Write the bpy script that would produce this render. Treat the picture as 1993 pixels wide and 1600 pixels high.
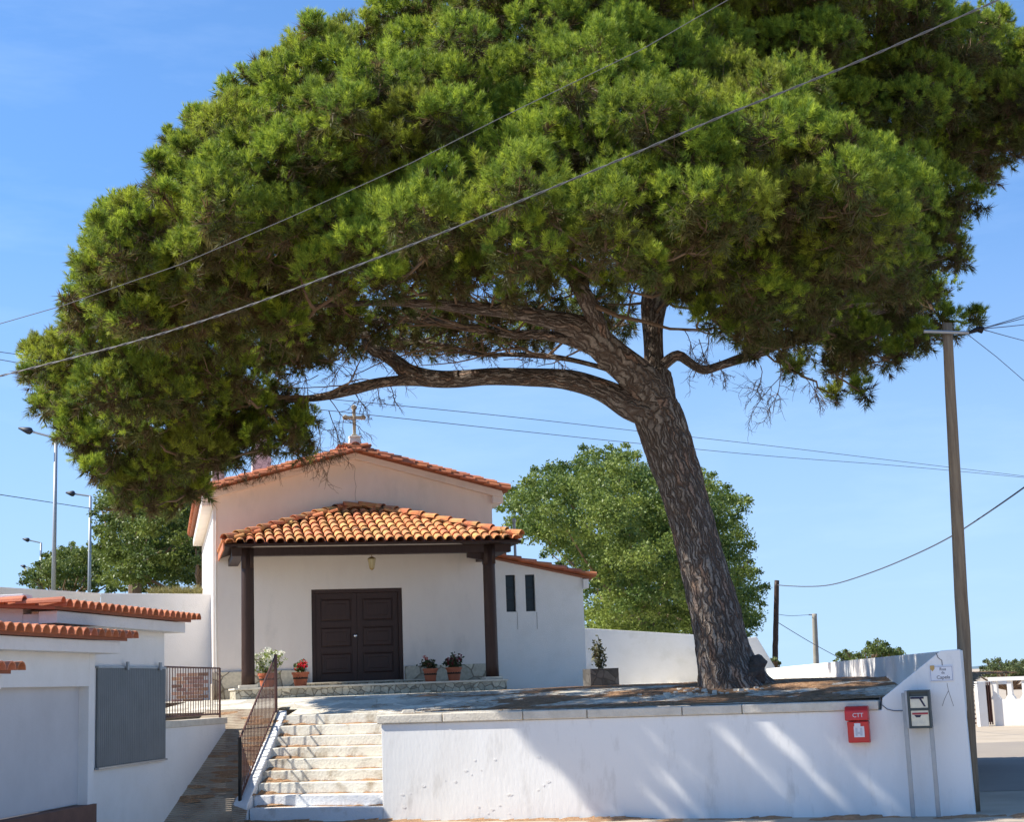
import bpy, bmesh, math, random
import numpy as np
from mathutils import Vector, Matrix, noise

for o in list(bpy.data.objects): bpy.data.objects.remove(o)
S = bpy.context.scene
COL = S.collection
random.seed(7)
RNG = np.random.RandomState(11)

# ------------------------------------------------------------------ camera
F, ROLL, EYE = 3000.0, .036, 1.85
pit = math.atan(532.5 / 3000)
cp, sp, cr, sr = math.cos(pit), math.sin(pit), math.cos(ROLL), math.sin(ROLL)
FW = Vector((0, cp, sp)); _r0 = Vector((1, 0, 0)); _u0 = Vector((0, -sp, cp))
CR = _r0 * cr - _u0 * sr; CU = _u0 * cr + _r0 * sr
cam = bpy.data.cameras.new('camera'); camo = bpy.data.objects.new('camera', cam); COL.objects.link(camo)
camo.matrix_world = Matrix(((CR.x, CU.x, -FW.x, 0), (CR.y, CU.y, -FW.y, 0), (CR.z, CU.z, -FW.z, EYE), (0, 0, 0, 1)))
cam.sensor_width = 36; cam.lens = 36 * F / 1993; cam.clip_start = .1; cam.clip_end = 20000
S.camera = camo

# ------------------------------------------------------------------ sun, sky, exposure
LDIR = Vector((1.0, .02, -1.05)).normalized()          # direction the sunlight travels
sun = bpy.data.lights.new('sun', 'SUN'); sun.energy = 5.0; sun.angle = math.radians(.53); sun.color = (1, .94, .84)
suno = bpy.data.objects.new('sun', sun); COL.objects.link(suno)
suno.rotation_euler = LDIR.to_track_quat('-Z', 'Y').to_euler(); suno.location = (-30, 20, 40)
W = bpy.data.worlds.new('World'); S.world = W; W.use_nodes = True
nt = W.node_tree; nt.nodes.clear()
sky = nt.nodes.new('ShaderNodeTexSky'); sky.sky_type = 'NISHITA'; sky.sun_disc = False
sky.sun_elevation = math.asin(-LDIR.z); sky.sun_rotation = math.atan2(-LDIR.x, -LDIR.y)
sky.air_density = 1.0; sky.dust_density = 0.0; sky.ozone_density = 3.5; sky.altitude = 50
bg = nt.nodes.new('ShaderNodeBackground'); bg.inputs[1].default_value = .15
out = nt.nodes.new('ShaderNodeOutputWorld')
tc = nt.nodes.new('ShaderNodeTexCoord'); mp = nt.nodes.new('ShaderNodeMapping'); mp.inputs['Scale'].default_value = (3, 3, 14)
nz = nt.nodes.new('ShaderNodeTexNoise'); nz.inputs['Scale'].default_value = 1.6; nz.inputs['Detail'].default_value = 7; nz.inputs['Roughness'].default_value = .6
rp = nt.nodes.new('ShaderNodeValToRGB'); rp.color_ramp.elements[0].position = .5; rp.color_ramp.elements[1].position = .95
rp.color_ramp.elements[1].color = (.12, .12, .12, 1)
mx = nt.nodes.new('ShaderNodeMixRGB'); mx.inputs[2].default_value = (6.0, 7.0, 8.0, 1)
mv_ = nt.nodes.new('ShaderNodeMapping'); mv_.inputs['Location'].default_value = (0, 0, .10); nt.links.new(tc.outputs['Generated'], mv_.inputs[0]); nt.links.new(mv_.outputs[0], sky.inputs[0])
tn = nt.nodes.new('ShaderNodeMixRGB'); tn.blend_type = 'MULTIPLY'; tn.inputs[0].default_value = 1; tn.inputs[2].default_value = (.68, .88, 1.03, 1); nt.links.new(sky.outputs[0], tn.inputs[1])
nt.links.new(tc.outputs['Generated'], mp.inputs[0]); nt.links.new(mp.outputs[0], nz.inputs[0]); nt.links.new(nz.outputs[0], rp.inputs[0])
nt.links.new(rp.outputs[0], mx.inputs[0]); sx = nt.nodes.new('ShaderNodeSeparateXYZ'); nt.links.new(tc.outputs['Generated'], sx.inputs[0]); hr = nt.nodes.new('ShaderNodeMapRange'); hr.inputs[1].default_value = 0; hr.inputs[2].default_value = .30; hr.inputs[3].default_value = .75; hr.inputs[4].default_value = 0; nt.links.new(sx.outputs[2], hr.inputs[0])
hm = nt.nodes.new('ShaderNodeMixRGB'); hm.inputs[2].default_value = (2.35, 3.05, 3.95, 1); nt.links.new(hr.outputs[0], hm.inputs[0]); nt.links.new(tn.outputs[0], hm.inputs[1]); nt.links.new(hm.outputs[0], mx.inputs[1]); nt.links.new(mx.outputs[0], bg.inputs[0]); nt.links.new(bg.outputs[0], out.inputs[0])
S.view_settings.view_transform = 'Standard'; S.view_settings.look = 'None'; S.view_settings.exposure = .68; S.view_settings.gamma = 1
S.render.engine = 'CYCLES'
S.cycles.max_bounces = 6; S.cycles.diffuse_bounces = 4; S.cycles.transparent_max_bounces = 8

# ------------------------------------------------------------------ survey helpers (photo measurements -> world points)
def ray(px, py):
    return FW + CR * ((px - 996.5) / F) - CU * ((py - 800) / F)
def P(px, py, Y):
    d = ray(px, py); t = Y / d.y
    return Vector((d.x * t, Y, EYE + d.z * t))
def onplane(px, py, O, d):
    """point where the sight line meets the vertical plane through O along 2d direction d"""
    r = ray(px, py); n = Vector((-d[1], d[0], 0))
    t = n.dot(Vector((O[0], O[1], EYE)) - Vector((0, 0, EYE))) / n.dot(r)
    return Vector((0, 0, EYE)) + r * t

class Frame:
    def __init__(s, O, yaw):
        s.O = Vector((O[0], O[1], 0)); s.yaw = yaw
        s.U = Vector((math.cos(yaw), math.sin(yaw), 0)); s.W = Vector((-math.sin(yaw), math.cos(yaw), 0))
    def __call__(s, u, w, z): return s.O + s.U * u + s.W * w + Vector((0, 0, z))
WF = Frame((0, 0), 0)

# ------------------------------------------------------------------ mesh builder
class MB:
    def __init__(s): s.v = []; s.f = []; s.c = []; s.cur = (1, 1, 1)
    def vert(s, p, c=None): s.v.append(Vector(p)); s.c.append(c or s.cur); return len(s.v) - 1
    def poly(s, pts): s.f.append([s.vert(p) for p in pts])
    def box(s, fr, u0, u1, w0, w1, z0, z1):
        i = [s.vert(fr(u, w, z)) for z in (z0, z1) for w in (w0, w1) for u in (u0, u1)]
        for q in ((0, 2, 3, 1), (4, 5, 7, 6), (0, 1, 5, 4), (2, 6, 7, 3), (0, 4, 6, 2), (1, 3, 7, 5)): s.f.append([i[k] for k in q])
    def extr(s, a, off):
        """closed prism: polygon a (3d points) swept by off"""
        n = len(a); i = [s.vert(p) for p in a]; j = [s.vert(Vector(p) + off) for p in a]
        s.f.append(i[::-1]); s.f.append(j)
        for k in range(n): s.f.append([i[k], i[(k + 1) % n], j[(k + 1) % n], j[k]])
    def hexa(s, b, t):
        i = [s.vert(p) for p in list(b) + list(t)]
        for q in ((3, 2, 1, 0), (4, 5, 6, 7), (0, 1, 5, 4), (1, 2, 6, 5), (2, 3, 7, 6), (3, 0, 4, 7)): s.f.append([i[k] for k in q])
    def tube(s, pts, rad, n=6, cap=True):
        pts = [Vector(p) for p in pts]; m = len(pts)
        if not hasattr(rad, '__len__'): rad = [rad] * m
        t0 = (pts[1] - pts[0]).normalized(); a = t0.orthogonal().normalized(); rings = []
        for k in range(m):
            t = (pts[min(k + 1, m - 1)] - pts[max(k - 1, 0)]).normalized()
            a = (a - t * a.dot(t)).normalized(); b = t.cross(a)
            rings.append([s.vert(pts[k] + (a * math.cos(2 * math.pi * j / n) + b * math.sin(2 * math.pi * j / n)) * rad[k]) for j in range(n)])
        for k in range(m - 1):
            for j in range(n): s.f.append([rings[k][j], rings[k][(j + 1) % n], rings[k + 1][(j + 1) % n], rings[k + 1][j]])
        if cap: s.f.append(rings[0][::-1]); s.f.append(rings[-1])
    def lathe(s, c, prof, n=20):
        rings = [[s.vert(Vector(c) + Vector((r * math.cos(2 * math.pi * j / n), r * math.sin(2 * math.pi * j / n), z))) for j in range(n)] for r, z in prof]
        for k in range(len(rings) - 1):
            for j in range(n): s.f.append([rings[k][j], rings[k][(j + 1) % n], rings[k + 1][(j + 1) % n], rings[k + 1][j]])
        s.f.append(rings[0][::-1]); s.f.append(rings[-1])
    def build(s, name, m, parent=None, smooth=False, bevel=0):
        me = bpy.data.meshes.new(name)
        M = parent.matrix_basis.inverted() if parent is not None else Matrix()
        if parent is not None and parent.parent is not None: M = M @ parent.parent.matrix_basis.inverted()
        me.from_pydata([M @ v for v in s.v], [], s.f)
        at = me.color_attributes.new('tint', 'FLOAT_COLOR', 'POINT')
        at.data.foreach_set('color', np.array([(c[0], c[1], c[2], 1) for c in s.c], dtype=np.float32).ravel())
        me.materials.append(m)
        if smooth: me.polygons.foreach_set('use_smooth', [True] * len(me.polygons))
        me.update()
        bm = bmesh.new(); bm.from_mesh(me); bmesh.ops.recalc_face_normals(bm, faces=bm.faces); bm.to_mesh(me); bm.free()
        o = bpy.data.objects.new(name, me); COL.objects.link(o)
        if parent is not None: o.parent = parent
        if bevel:
            b = o.modifiers.new('bevel', 'BEVEL'); b.width = bevel; b.segments = 2; b.limit_method = 'ANGLE'; b.harden_normals = False
        return o

def npmesh(name, verts, k, tint, m, parent=None):
    """mesh of len(verts)/k separate k-gons, numpy fast path"""
    n = len(verts); nf = n // k
    if parent is not None:
        M = np.array(parent.matrix_basis.inverted()); verts = verts @ M[:3, :3].T + M[:3, 3]
    me = bpy.data.meshes.new(name)
    me.vertices.add(n); me.vertices.foreach_set('co', verts.astype(np.float32).ravel())
    me.loops.add(n); me.loops.foreach_set('vertex_index', np.arange(n, dtype=np.int32))
    me.polygons.add(nf); me.polygons.foreach_set('loop_start', np.arange(0, n, k, dtype=np.int32)); me.polygons.foreach_set('loop_total', np.full(nf, k, dtype=np.int32))
    at = me.color_attributes.new('tint', 'FLOAT_COLOR', 'POINT')
    at.data.foreach_set('color', np.hstack([tint, np.ones((n, 1))]).astype(np.float32).ravel())
    me.materials.append(m); me.update(calc_edges=True)
    o = bpy.data.objects.new(name, me); COL.objects.link(o)
    if parent is not None: o.parent = parent
    return o

def tag(o, label=None, cat=None, group=None, kind=None):
    if label: o['label'] = label
    if cat: o['category'] = cat
    if group: o['group'] = group
    if kind: o['kind'] = kind
    return o
def root(name, loc, yaw, label, cat, group=None):
    o = bpy.data.objects.new(name, None); COL.objects.link(o); o.empty_display_size = .2
    o.matrix_basis = Matrix.Translation(Vector(loc)) @ Matrix.Rotation(yaw, 4, 'Z')
    return tag(o, label, cat, group)

# ------------------------------------------------------------------ materials
def mat(name, base, rough=.8, var=None, vscale=3.0, vlo=.35, vhi=.7, bump=0, bscale=30, tint=False, metal=0, spec=.3, transl=0, stretch=None, fine=0, coord='Object', var2=None, v2scale=1, v2lo=.5, v2hi=.65):
    m = bpy.data.materials.new(name); m.use_nodes = True; n = m.node_tree; n.nodes.clear(); N = n.nodes.new; Lk = n.links.new
    o = N('ShaderNodeOutputMaterial'); b = N('ShaderNodeBsdfPrincipled')
    b.inputs['Roughness'].default_value = rough; b.inputs['Metallic'].default_value = metal; b.inputs['Specular IOR Level'].default_value = spec
    t = N('ShaderNodeTexCoord'); src = t.outputs[coord]
    if stretch:
        mpn = N('ShaderNodeMapping'); mpn.inputs['Scale'].default_value = stretch; Lk(src, mpn.inputs[0]); src = mpn.outputs[0]
    rgb = N('ShaderNodeRGB'); rgb.outputs[0].default_value = (*base, 1); c = rgb.outputs[0]
    def layer(c, col, sc, lo, hi, fac=1, det=8):
        nz = N('ShaderNodeTexNoise'); nz.inputs['Scale'].default_value = sc; nz.inputs['Detail'].default_value = det; nz.inputs['Roughness'].default_value = .65; Lk(src, nz.inputs[0])
        r = N('ShaderNodeMapRange'); r.inputs[1].default_value = lo; r.inputs[2].default_value = hi; r.inputs[4].default_value = fac; Lk(nz.outputs[0], r.inputs[0])
        mxx = N('ShaderNodeMixRGB'); Lk(r.outputs[0], mxx.inputs[0]); Lk(c, mxx.inputs[1]); mxx.inputs[2].default_value = (*col, 1)
        return mxx.outputs[0]
    if var: c = layer(c, var, vscale, vlo, vhi)
    if var2: c = layer(c, var2, v2scale, v2lo, v2hi)
    if fine: c = layer(c, tuple(x * .55 for x in base), 60, .35, .75, fine)
    if tint:
        a = N('ShaderNodeAttribute'); a.attribute_name = 'tint'; mm = N('ShaderNodeMixRGB'); mm.blend_type = 'MULTIPLY'; mm.inputs[0].default_value = 1
        Lk(c, mm.inputs[1]); Lk(a.outputs['Color'], mm.inputs[2]); c = mm.outputs[0]
    Lk(c, b.inputs['Base Color'])
    if bump:
        nz = N('ShaderNodeTexNoise'); nz.inputs['Scale'].default_value = bscale; nz.inputs['Detail'].default_value = 6; Lk(src, nz.inputs[0])
        bp = N('ShaderNodeBump'); bp.inputs['Strength'].default_value = min(1, bump); bp.inputs['Distance'].default_value = .02 * max(1, bump); Lk(nz.outputs[0], bp.inputs['Height']); Lk(bp.outputs[0], b.inputs['Normal'])
    sh = b.outputs[0]
    if transl:
        tr = N('ShaderNodeBsdfTranslucent'); Lk(c, tr.inputs[0]); ms = N('ShaderNodeMixShader'); ms.inputs[0].default_value = transl; Lk(sh, ms.inputs[1]); Lk(tr.outputs[0], ms.inputs[2]); sh = ms.outputs[0]
    Lk(sh, o.inputs[0]); m['c'] = 0
    return m

def stonework(name, scale=3.2, stone=(.42, .37, .28), grout=(.12, .10, .08), width=.05, z=1.0):
    m = mat(name, stone, .85); n = m.node_tree; N = n.nodes.new; Lk = n.links.new
    b = [x for x in n.nodes if x.type == 'BSDF_PRINCIPLED'][0]; t = [x for x in n.nodes if x.type == 'TEX_COORD'][0]
    mpn = N('ShaderNodeMapping'); mpn.inputs['Scale'].default_value = (1, 1, z); Lk(t.outputs['Object'], mpn.inputs[0])
    dn = N('ShaderNodeTexNoise'); dn.inputs['Scale'].default_value = 4; Lk(mpn.outputs[0], dn.inputs[0])
    mixv = N('ShaderNodeMixRGB'); mixv.inputs[0].default_value = .06; Lk(mpn.outputs[0], mixv.inputs[1]); Lk(dn.outputs['Color'], mixv.inputs[2])
    v = N('ShaderNodeTexVoronoi'); v.feature = 'DISTANCE_TO_EDGE'; v.inputs['Scale'].default_value = scale; Lk(mixv.outputs[0], v.inputs['Vector'])
    v2 = N('ShaderNodeTexVoronoi'); v2.inputs['Scale'].default_value = scale; Lk(mixv.outputs[0], v2.inputs['Vector'])
    hsv = N('ShaderNodeHueSaturation'); sepn = N('ShaderNodeSeparateColor'); Lk(v2.outputs['Color'], sepn.inputs[0])
    mr = N('ShaderNodeMapRange'); mr.inputs[3].default_value = .65; mr.inputs[4].default_value = 1.25; Lk(sepn.outputs[0], mr.inputs[0]); Lk(mr.outputs[0], hsv.inputs['Value'])
    old = b.inputs['Base Color'].links[0].from_socket; Lk(old, hsv.inputs['Color'])
    nz = N('ShaderNodeTexNoise'); nz.inputs['Scale'].default_value = 14; nz.inputs['Detail'].default_value = 8; Lk(t.outputs['Object'], nz.inputs[0])
    mn = N('ShaderNodeMixRGB'); mn.blend_type = 'MULTIPLY'; mn.inputs[0].default_value = .6; Lk(hsv.outputs[0], mn.inputs[1]); Lk(nz.outputs['Fac'], mn.inputs[2])
    r = N('ShaderNodeMapRange'); r.inputs[1].default_value = 0; r.inputs[2].default_value = width; Lk(v.outputs[0], r.inputs[0])
    mg = N('ShaderNodeMixRGB'); Lk(r.outputs[0], mg.inputs[0]); mg.inputs[1].default_value = (*grout, 1); Lk(mn.outputs[0], mg.inputs[2]); Lk(mg.outputs[0], b.inputs['Base Color'])
    bp = N('ShaderNodeBump'); bp.inputs['Strength'].default_value = .7; bp.inputs['Distance'].default_value = .02; Lk(r.outputs[0], bp.inputs['Height']); Lk(bp.outputs[0], b.inputs['Normal'])
    return m

M = {}
M['cream'] = mat('warm_white_plaster', (.85, .765, .69), .9, var2=(.68, .62, .56), v2scale=.9, v2lo=.56, v2hi=.8, stretch=(1.5, 1.5, .6), var=(.79, .70, .63), vscale=1.2, vlo=.45, vhi=.8, bump=.25, bscale=45, fine=.05)
M['white'] = mat('white_plaster', (.82, .80, .765), .9, var2=(.66, .64, .58), v2scale=1.1, v2lo=.58, v2hi=.8, var=(.74, .72, .675), vscale=1.6, vlo=.45, vhi=.8, bump=.25, bscale=45, fine=.05)
M['whitewall'] = mat('lime_washed_render', (.84, .83, .80), .9, var=(.74, .72, .68), vscale=1.1, vlo=.5, vhi=.85, bump=.18, bscale=13, fine=.06, stretch=(1.6, 1.6, .5), var2=(.60, .58, .54), v2scale=2.4, v2lo=.55, v2hi=.80)
M['pinkish'] = mat('leaf_dappled_plaster', (.76, .70, .66), .9, var=(.28, .24, .22), vscale=9, vlo=.45, vhi=.6, bump=.2, bscale=40)  # dark speckles are the pine's leaf shadow put into the plaster colour
M['tile'] = mat('clay_tile', (.60, .21, .10), .8, var=(.48, .17, .09), vscale=9, bump=.2, bscale=60, tint=True)
M['oldtile'] = mat('lichened_clay_tile', (.66, .22, .10), .9, var=(.60, .36, .14), vscale=3.2, vlo=.42, vhi=.62, bump=.4, bscale=50, tint=True, var2=(.06, .045, .03), v2scale=2.6, v2lo=.56, v2hi=.66)
M['mortar'] = mat('roof_mortar', (.30, .12, .07), .9)
M['wood'] = mat('dark_stained_wood', (.055, .030, .022), .5, var=(.035, .018, .014), vscale=3, stretch=(6, 6, .6), bump=.2, bscale=20, spec=.25)
M['door'] = mat('dark_brown_door_paint', (.052, .024, .018), .5, var=(.034, .016, .012), vscale=4, stretch=(8, 8, .8), bump=.1, bscale=20, spec=.4)
M['cap'] = mat('weathered_limestone', (.74, .68, .57), .85, var=(.56, .51, .42), vscale=5, bump=.4, bscale=30, fine=.3, var2=(.2, .17, .13), v2scale=2.2, v2lo=.62, v2hi=.75)
M['step'] = mat('worn_painted_step', (.80, .76, .66), .85, var=(.45, .38, .28), vscale=3.2, vlo=.5, vhi=.68, bump=.4, bscale=25, fine=.25, var2=(.32, .2, .11), v2scale=6, v2lo=.62, v2hi=.74)
M['stepcool'] = mat('cool_white_step', (.80, .81, .82), .85, var=(.5, .47, .42), vscale=3, vlo=.55, vhi=.75, bump=.4, bscale=25, fine=.15)  # bluish white carries the shade on the bottom steps; the kerb shares it
M['stone'] = stonework('rubble_stone_facing', 2.8, (.80, .72, .56), (.22, .18, .13), .05)
M['stonesmall'] = stonework('small_rubble_facing', 7.5, (.72, .66, .52), (.20, .17, .13), .07)
M['darkstone'] = stonework('grey_rubble_planter', 5, (.16, .15, .14), (.07, .065, .06), .05)
M['paving'] = stonework('limestone_paving', 2.6, (.98, .90, .74), (.60, .50, .36), .02)
M['ramp'] = mat('ribbed_concrete', (.48, .41, .31), .9, var=(.27, .19, .13), vscale=2.2, bump=.4, bscale=30, fine=.3, var2=(.2, .10, .06), v2scale=1.3, v2lo=.56, v2hi=.68)
M['ground'] = mat('sandy_ground', (.50, .42, .32), .95, var=(.40, .33, .25), vscale=.8, bump=.6, bscale=12, fine=.3, coord='Object')
M['road'] = mat('pale_worn_asphalt', (.30, .26, .22), .9, var=(.36, .31, .25), vscale=.4, bump=.3, bscale=60, fine=.3)
M['litter'] = mat('dry_pine_needles', (.46, .27, .145), .95, var=(.26, .145, .08), vscale=7, bump=1.5, bscale=40, fine=.5, var2=(.52, .34, .19), v2scale=16, v2lo=.5, v2hi=.7)
M['grass'] = mat('dry_grass', (.16, .15, .05), .95, var=(.10, .12, .03), vscale=1.4, bump=1, bscale=10)
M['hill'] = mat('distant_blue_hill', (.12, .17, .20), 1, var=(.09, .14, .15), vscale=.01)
M['bark'] = None
M['twig'] = mat('dry_pine_twig', (.24, .165, .11), .95, var=(.13, .085, .055), vscale=5)
M['needle'] = mat('pine_needles', (1, 1, 1), .55, tint=True, transl=.45, spec=.35)
M['leaf'] = mat('broad_leaves', (1, 1, 1), .5, tint=True, transl=.28, spec=.35)
M['petal'] = mat('flower_petals', (1, 1, 1), .6, tint=True, transl=.3)
M['terracotta'] = mat('terracotta_pot', (.50, .15, .07), .7, var=(.42, .12, .06), vscale=9, bump=.15, bscale=50)
M['soil'] = mat('potting_soil', (.05, .035, .025), 1, bump=1, bscale=40)
M['rust'] = mat('rusty_brown_ironwork', (.11, .055, .045), .6, var=(.16, .08, .06), vscale=6, metal=.2)
M['black'] = mat('black_iron', (.015, .014, .014), .5, metal=.3)
M['grey'] = mat('grey_corrugated_sheet', (.17, .185, .19), .5, var=(.135, .15, .155), vscale=2.5, metal=.4, spec=.4)
M['greyrecess'] = mat('grey_painted_panel', (.60, .59, .59), .8, var=(.53, .52, .52), vscale=1.2, bump=.1)
M['galv'] = mat('galvanised_steel', (.36, .38, .40), .45, metal=.7, var=(.30, .32, .34), vscale=6)
M['lampmetal'] = mat('grey_lamp_post_paint', (.36, .38, .40), .5, metal=.3)
M['lamphead'] = mat('dark_lamp_housing', (.03, .035, .05), .5)
M['red'] = mat('red_postbox_plastic', (.62, .030, .028), .4, var=(.52, .03, .03), vscale=8, spec=.5)
M['boxwhite'] = mat('cream_letterbox_front', (.74, .69, .52), .5, var=(.54, .52, .45), vscale=12)
M['boxgreen'] = mat('dark_green_grey_frame', (.06, .075, .075), .5)
M['paper'] = mat('white_paper_label', (.72, .72, .74), .8)
M['ink'] = mat('dark_ink', (.03, .03, .06), .6)
M['inkred'] = mat('red_strip', (.35, .05, .06), .6)
M['ceramic'] = mat('white_glazed_tile', (.78, .78, .80), .25, spec=.6)
M['ochre'] = mat('ochre_glaze', (.55, .35, .12), .3)
M['pole'] = mat('weathered_timber_pole', (.30, .225, .145), .9, var=(.17, .12, .08), vscale=4, stretch=(8, 8, .5), bump=.5, bscale=20)
M['concretepole'] = mat('concrete_pole', (.36, .33, .28), .9, var=(.28, .25, .2), vscale=3)
M['cable'] = mat('grey_cable', (.12, .12, .125), .6)
M['darkcable'] = mat('dark_cable', (.09, .10, .13), .6)
M['stonecross'] = mat('aged_stone_cross', (.66, .57, .42), .9, var=(.36, .28, .17), vscale=14, bump=.5, bscale=40)
M['glass'] = mat('dark_window_glass', (.015, .025, .03), .2, spec=.25)
M['frame'] = mat('dark_window_frame', (.03, .035, .04), .5)
M['brass'] = mat('aged_brass', (.40, .27, .10), .45, metal=.5)
M['lampglass'] = mat('amber_lantern_glass', (.5, .40, .22), .3)
M['chrome'] = mat('polished_knob', (.75, .75, .75), .25, metal=.9)
M['brick'] = mat('stacked_brick', (.42, .20, .14), .9, tint=True, var=(.33, .16, .11), vscale=9, bump=.3)
M['crack'] = mat('dark_crack', (.16, .14, .13), 1)

def make_bark():
    m = bpy.data.materials.new('pine_bark'); m.use_nodes = True; n = m.node_tree; N = n.nodes.new; Lk = n.links.new
    b = n.nodes['Principled BSDF']; b.inputs['Roughness'].default_value = .9; b.inputs['Specular IOR Level'].default_value = .15
    t = N('ShaderNodeUVMap'); t.uv_map = 'bark'
    nz0 = N('ShaderNodeTexNoise'); nz0.inputs['Scale'].default_value = 5; nz0.inputs['Detail'].default_value = 3; Lk(t.outputs[0], nz0.inputs[0])
    mv = N('ShaderNodeMixRGB'); mv.inputs[0].default_value = .16; Lk(t.outputs[0], mv.inputs[1]); Lk(nz0.outputs['Color'], mv.inputs[2])
    mp = N('ShaderNodeMapping'); mp.inputs['Scale'].default_value = (22, 3.4, 1); Lk(mv.outputs[0], mp.inputs[0])
    v = N('ShaderNodeTexVoronoi'); v.feature = 'DISTANCE_TO_EDGE'; v.inputs['Scale'].default_value = 1; Lk(mp.outputs[0], v.inputs['Vector'])
    v2 = N('ShaderNodeTexVoronoi'); v2.inputs['Scale'].default_value = 1; Lk(mp.outputs[0], v2.inputs['Vector'])
    sc = N('ShaderNodeSeparateColor'); Lk(v2.outputs['Color'], sc.inputs[0])
    cr_ = N('ShaderNodeValToRGB'); e = cr_.color_ramp.elements; e[0].color = (.22, .18, .15, 1); e[1].color = (.27, .20, .155, 1)
    e2 = cr_.color_ramp.elements.new(.7); e2.color = (.31, .265, .225, 1); e3 = cr_.color_ramp.elements.new(.96); e3.color = (.29, .18, .125, 1)
    Lk(sc.outputs[0], cr_.inputs[0])
    nz = N('ShaderNodeTexNoise'); nz.inputs['Scale'].default_value = 40; nz.inputs['Detail'].default_value = 8; Lk(mv.outputs[0], nz.inputs[0])
    mm = N('ShaderNodeMixRGB'); mm.blend_type = 'MULTIPLY'; mm.inputs[0].default_value = .7; Lk(cr_.outputs[0], mm.inputs[1])
    mr0 = N('ShaderNodeMapRange'); mr0.inputs[1].default_value = .3; mr0.inputs[2].default_value = .7; mr0.inputs[3].default_value = .45; mr0.inputs[4].default_value = 1.5; Lk(nz.outputs[0], mr0.inputs[0]); Lk(mr0.outputs[0], mm.inputs[2])
    r = N('ShaderNodeMapRange'); r.inputs[2].default_value = .20; Lk(v.outputs[0], r.inputs[0])
    mg = N('ShaderNodeMixRGB'); Lk(r.outputs[0], mg.inputs[0]); mg.inputs[1].default_value = (.12, .085, .066, 1); Lk(mm.outputs[0], mg.inputs[2]); Lk(mg.outputs[0], b.inputs['Base Color'])
    ad = N('ShaderNodeMath'); ad.operation = 'MULTIPLY_ADD'; ad.inputs[1].default_value = .3; Lk(nz.outputs[0], ad.inputs[0]); Lk(r.outputs[0], ad.inputs[2])
    bp = N('ShaderNodeBump'); bp.inputs['Strength'].default_value = .9; bp.inputs['Distance'].default_value = .055; Lk(ad.outputs[0], bp.inputs['Height']); Lk(bp.outputs[0], b.inputs['Normal'])
    return m
M['bark'] = make_bark()
M['burl'] = mat('burl_bark', (.13, .10, .08), .95, var=(.06, .045, .035), vscale=10, bump=3, bscale=14, fine=.4)

# ------------------------------------------------------------------ main frames
RW = Frame((-2.08, 23.0), math.atan2(20.5 - 23.0, 5.70 + 2.08))     # retaining wall: u right, w back
LW = 8.17
CH = Frame((-7.0, 35.5), math.radians(13))                            # chapel: u along facade, w back
def patio_z(x, y):
    w = (Vector((x, y, 0)) - RW.O).dot(RW.W)
    return min(1.74, 1.479 + .115 * max(0, w - 2.6))
def rw(p): d = Vector((p[0], p[1], 0)) - RW.O; return d.dot(RW.U), d.dot(RW.W)

# ================================================================== SETTING
mb = MB(); n = 60
mb.poly([(-3000, -200, -.03), (3000, -200, -.03), (3000, 6000, -.03), (-3000, 6000, -.03)])
g = mb.build('ground', M['ground']); tag(g, kind='structure')
mb = MB(); mb.poly([(6.4, 24.5, -.026), (60, 16, -.026), (60, 39, -.026), (8.5, 40, -.026)])
tag(mb.build('road', M['road']), kind='structure')
# patio terrace: strips of gently rising paving
side0 = P(1850, 1266, 20.75); sidefar = P(1492, 1302, 44)
def strip(mb, xs0, xs1, w0, w1):
    pts = [RW(xs0[0], w0, 0), RW(xs0[1], w0, 0), RW(xs1[1], w1, 0), RW(xs1[0], w1, 0)]
    mb.poly([(p.x, p.y, patio_z(p.x, p.y)) for p in pts])
mb = MB()
_a, _b = rw(side0), rw(sidefar)
def wall_u(w): return _a[0] + (_b[0] - _a[0]) * (w - _a[1]) / (_b[1] - _a[1]) + .12
strip(mb, (0.0, wall_u(.3)), (.0, wall_u(2.42)), .3, 2.42)
strip(mb, (-2.78, wall_u(2.42)), (-2.78, wall_u(2.6)), 2.42, 2.6)
strip(mb, (-2.78, wall_u(2.6)), (-2.95, wall_u(3.3)), 2.6, 3.3)
strip(mb, (-6, wall_u(3.3)), (-6, wall_u(4.87)), 3.3, 4.87)
strip(mb, (-12, wall_u(4.87)), (-22, wall_u(34)), 4.87, 34)
tag(mb.build('patio', M['paving']), kind='structure')
# terrace edge faces under paving (retaining the ramp head and stair head)
mb = MB(); mb.box(RW, 0.3, 7.9, .32, 2.40, -.2, 1.40); tag(mb.build('terrace_fill', M['cap']), kind='structure')

# ramp beside the steps
mb = MB()
rl0, rr0 = P(300, 1620, 22.6), P(474, 1590, 23.3); rl1, rr1 = P(436, 1402, 26.6), P(531, 1393, 26.3)
rl0.z = -.03; rr0.z = -.02; rl1.z = 1.60; rr1.z = 1.60
rl0.x -= .7; rl1.x -= .3
rr1.x += .1
for k in range(64):
    a, b = k / 64, (k + 1) / 64
    for q, (c, d, dz) in enumerate(((a, a + .8 / 64, .0), (a + .8 / 64, b, -.004))):
        p = [rl0.lerp(rl1, c), rr0.lerp(rr1, c), rr0.lerp(rr1, d), rl0.lerp(rl1, d)]
        mb.poly([v + Vector((0, 0, dz)) for v in p])
tag(mb.build('ramp', M['ramp']), kind='structure')
mb = MB(); q = [rl1 + Vector((0, -.02, .0)), rr1 + Vector((0, -.02, 0)), rr1 + Vector((0, 1.2, .03)), rl1 + Vector((0, 1.2, .03))]; mb.poly(q)
tag(mb.build('ramp_landing', M['paving']), kind='structure')

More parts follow.
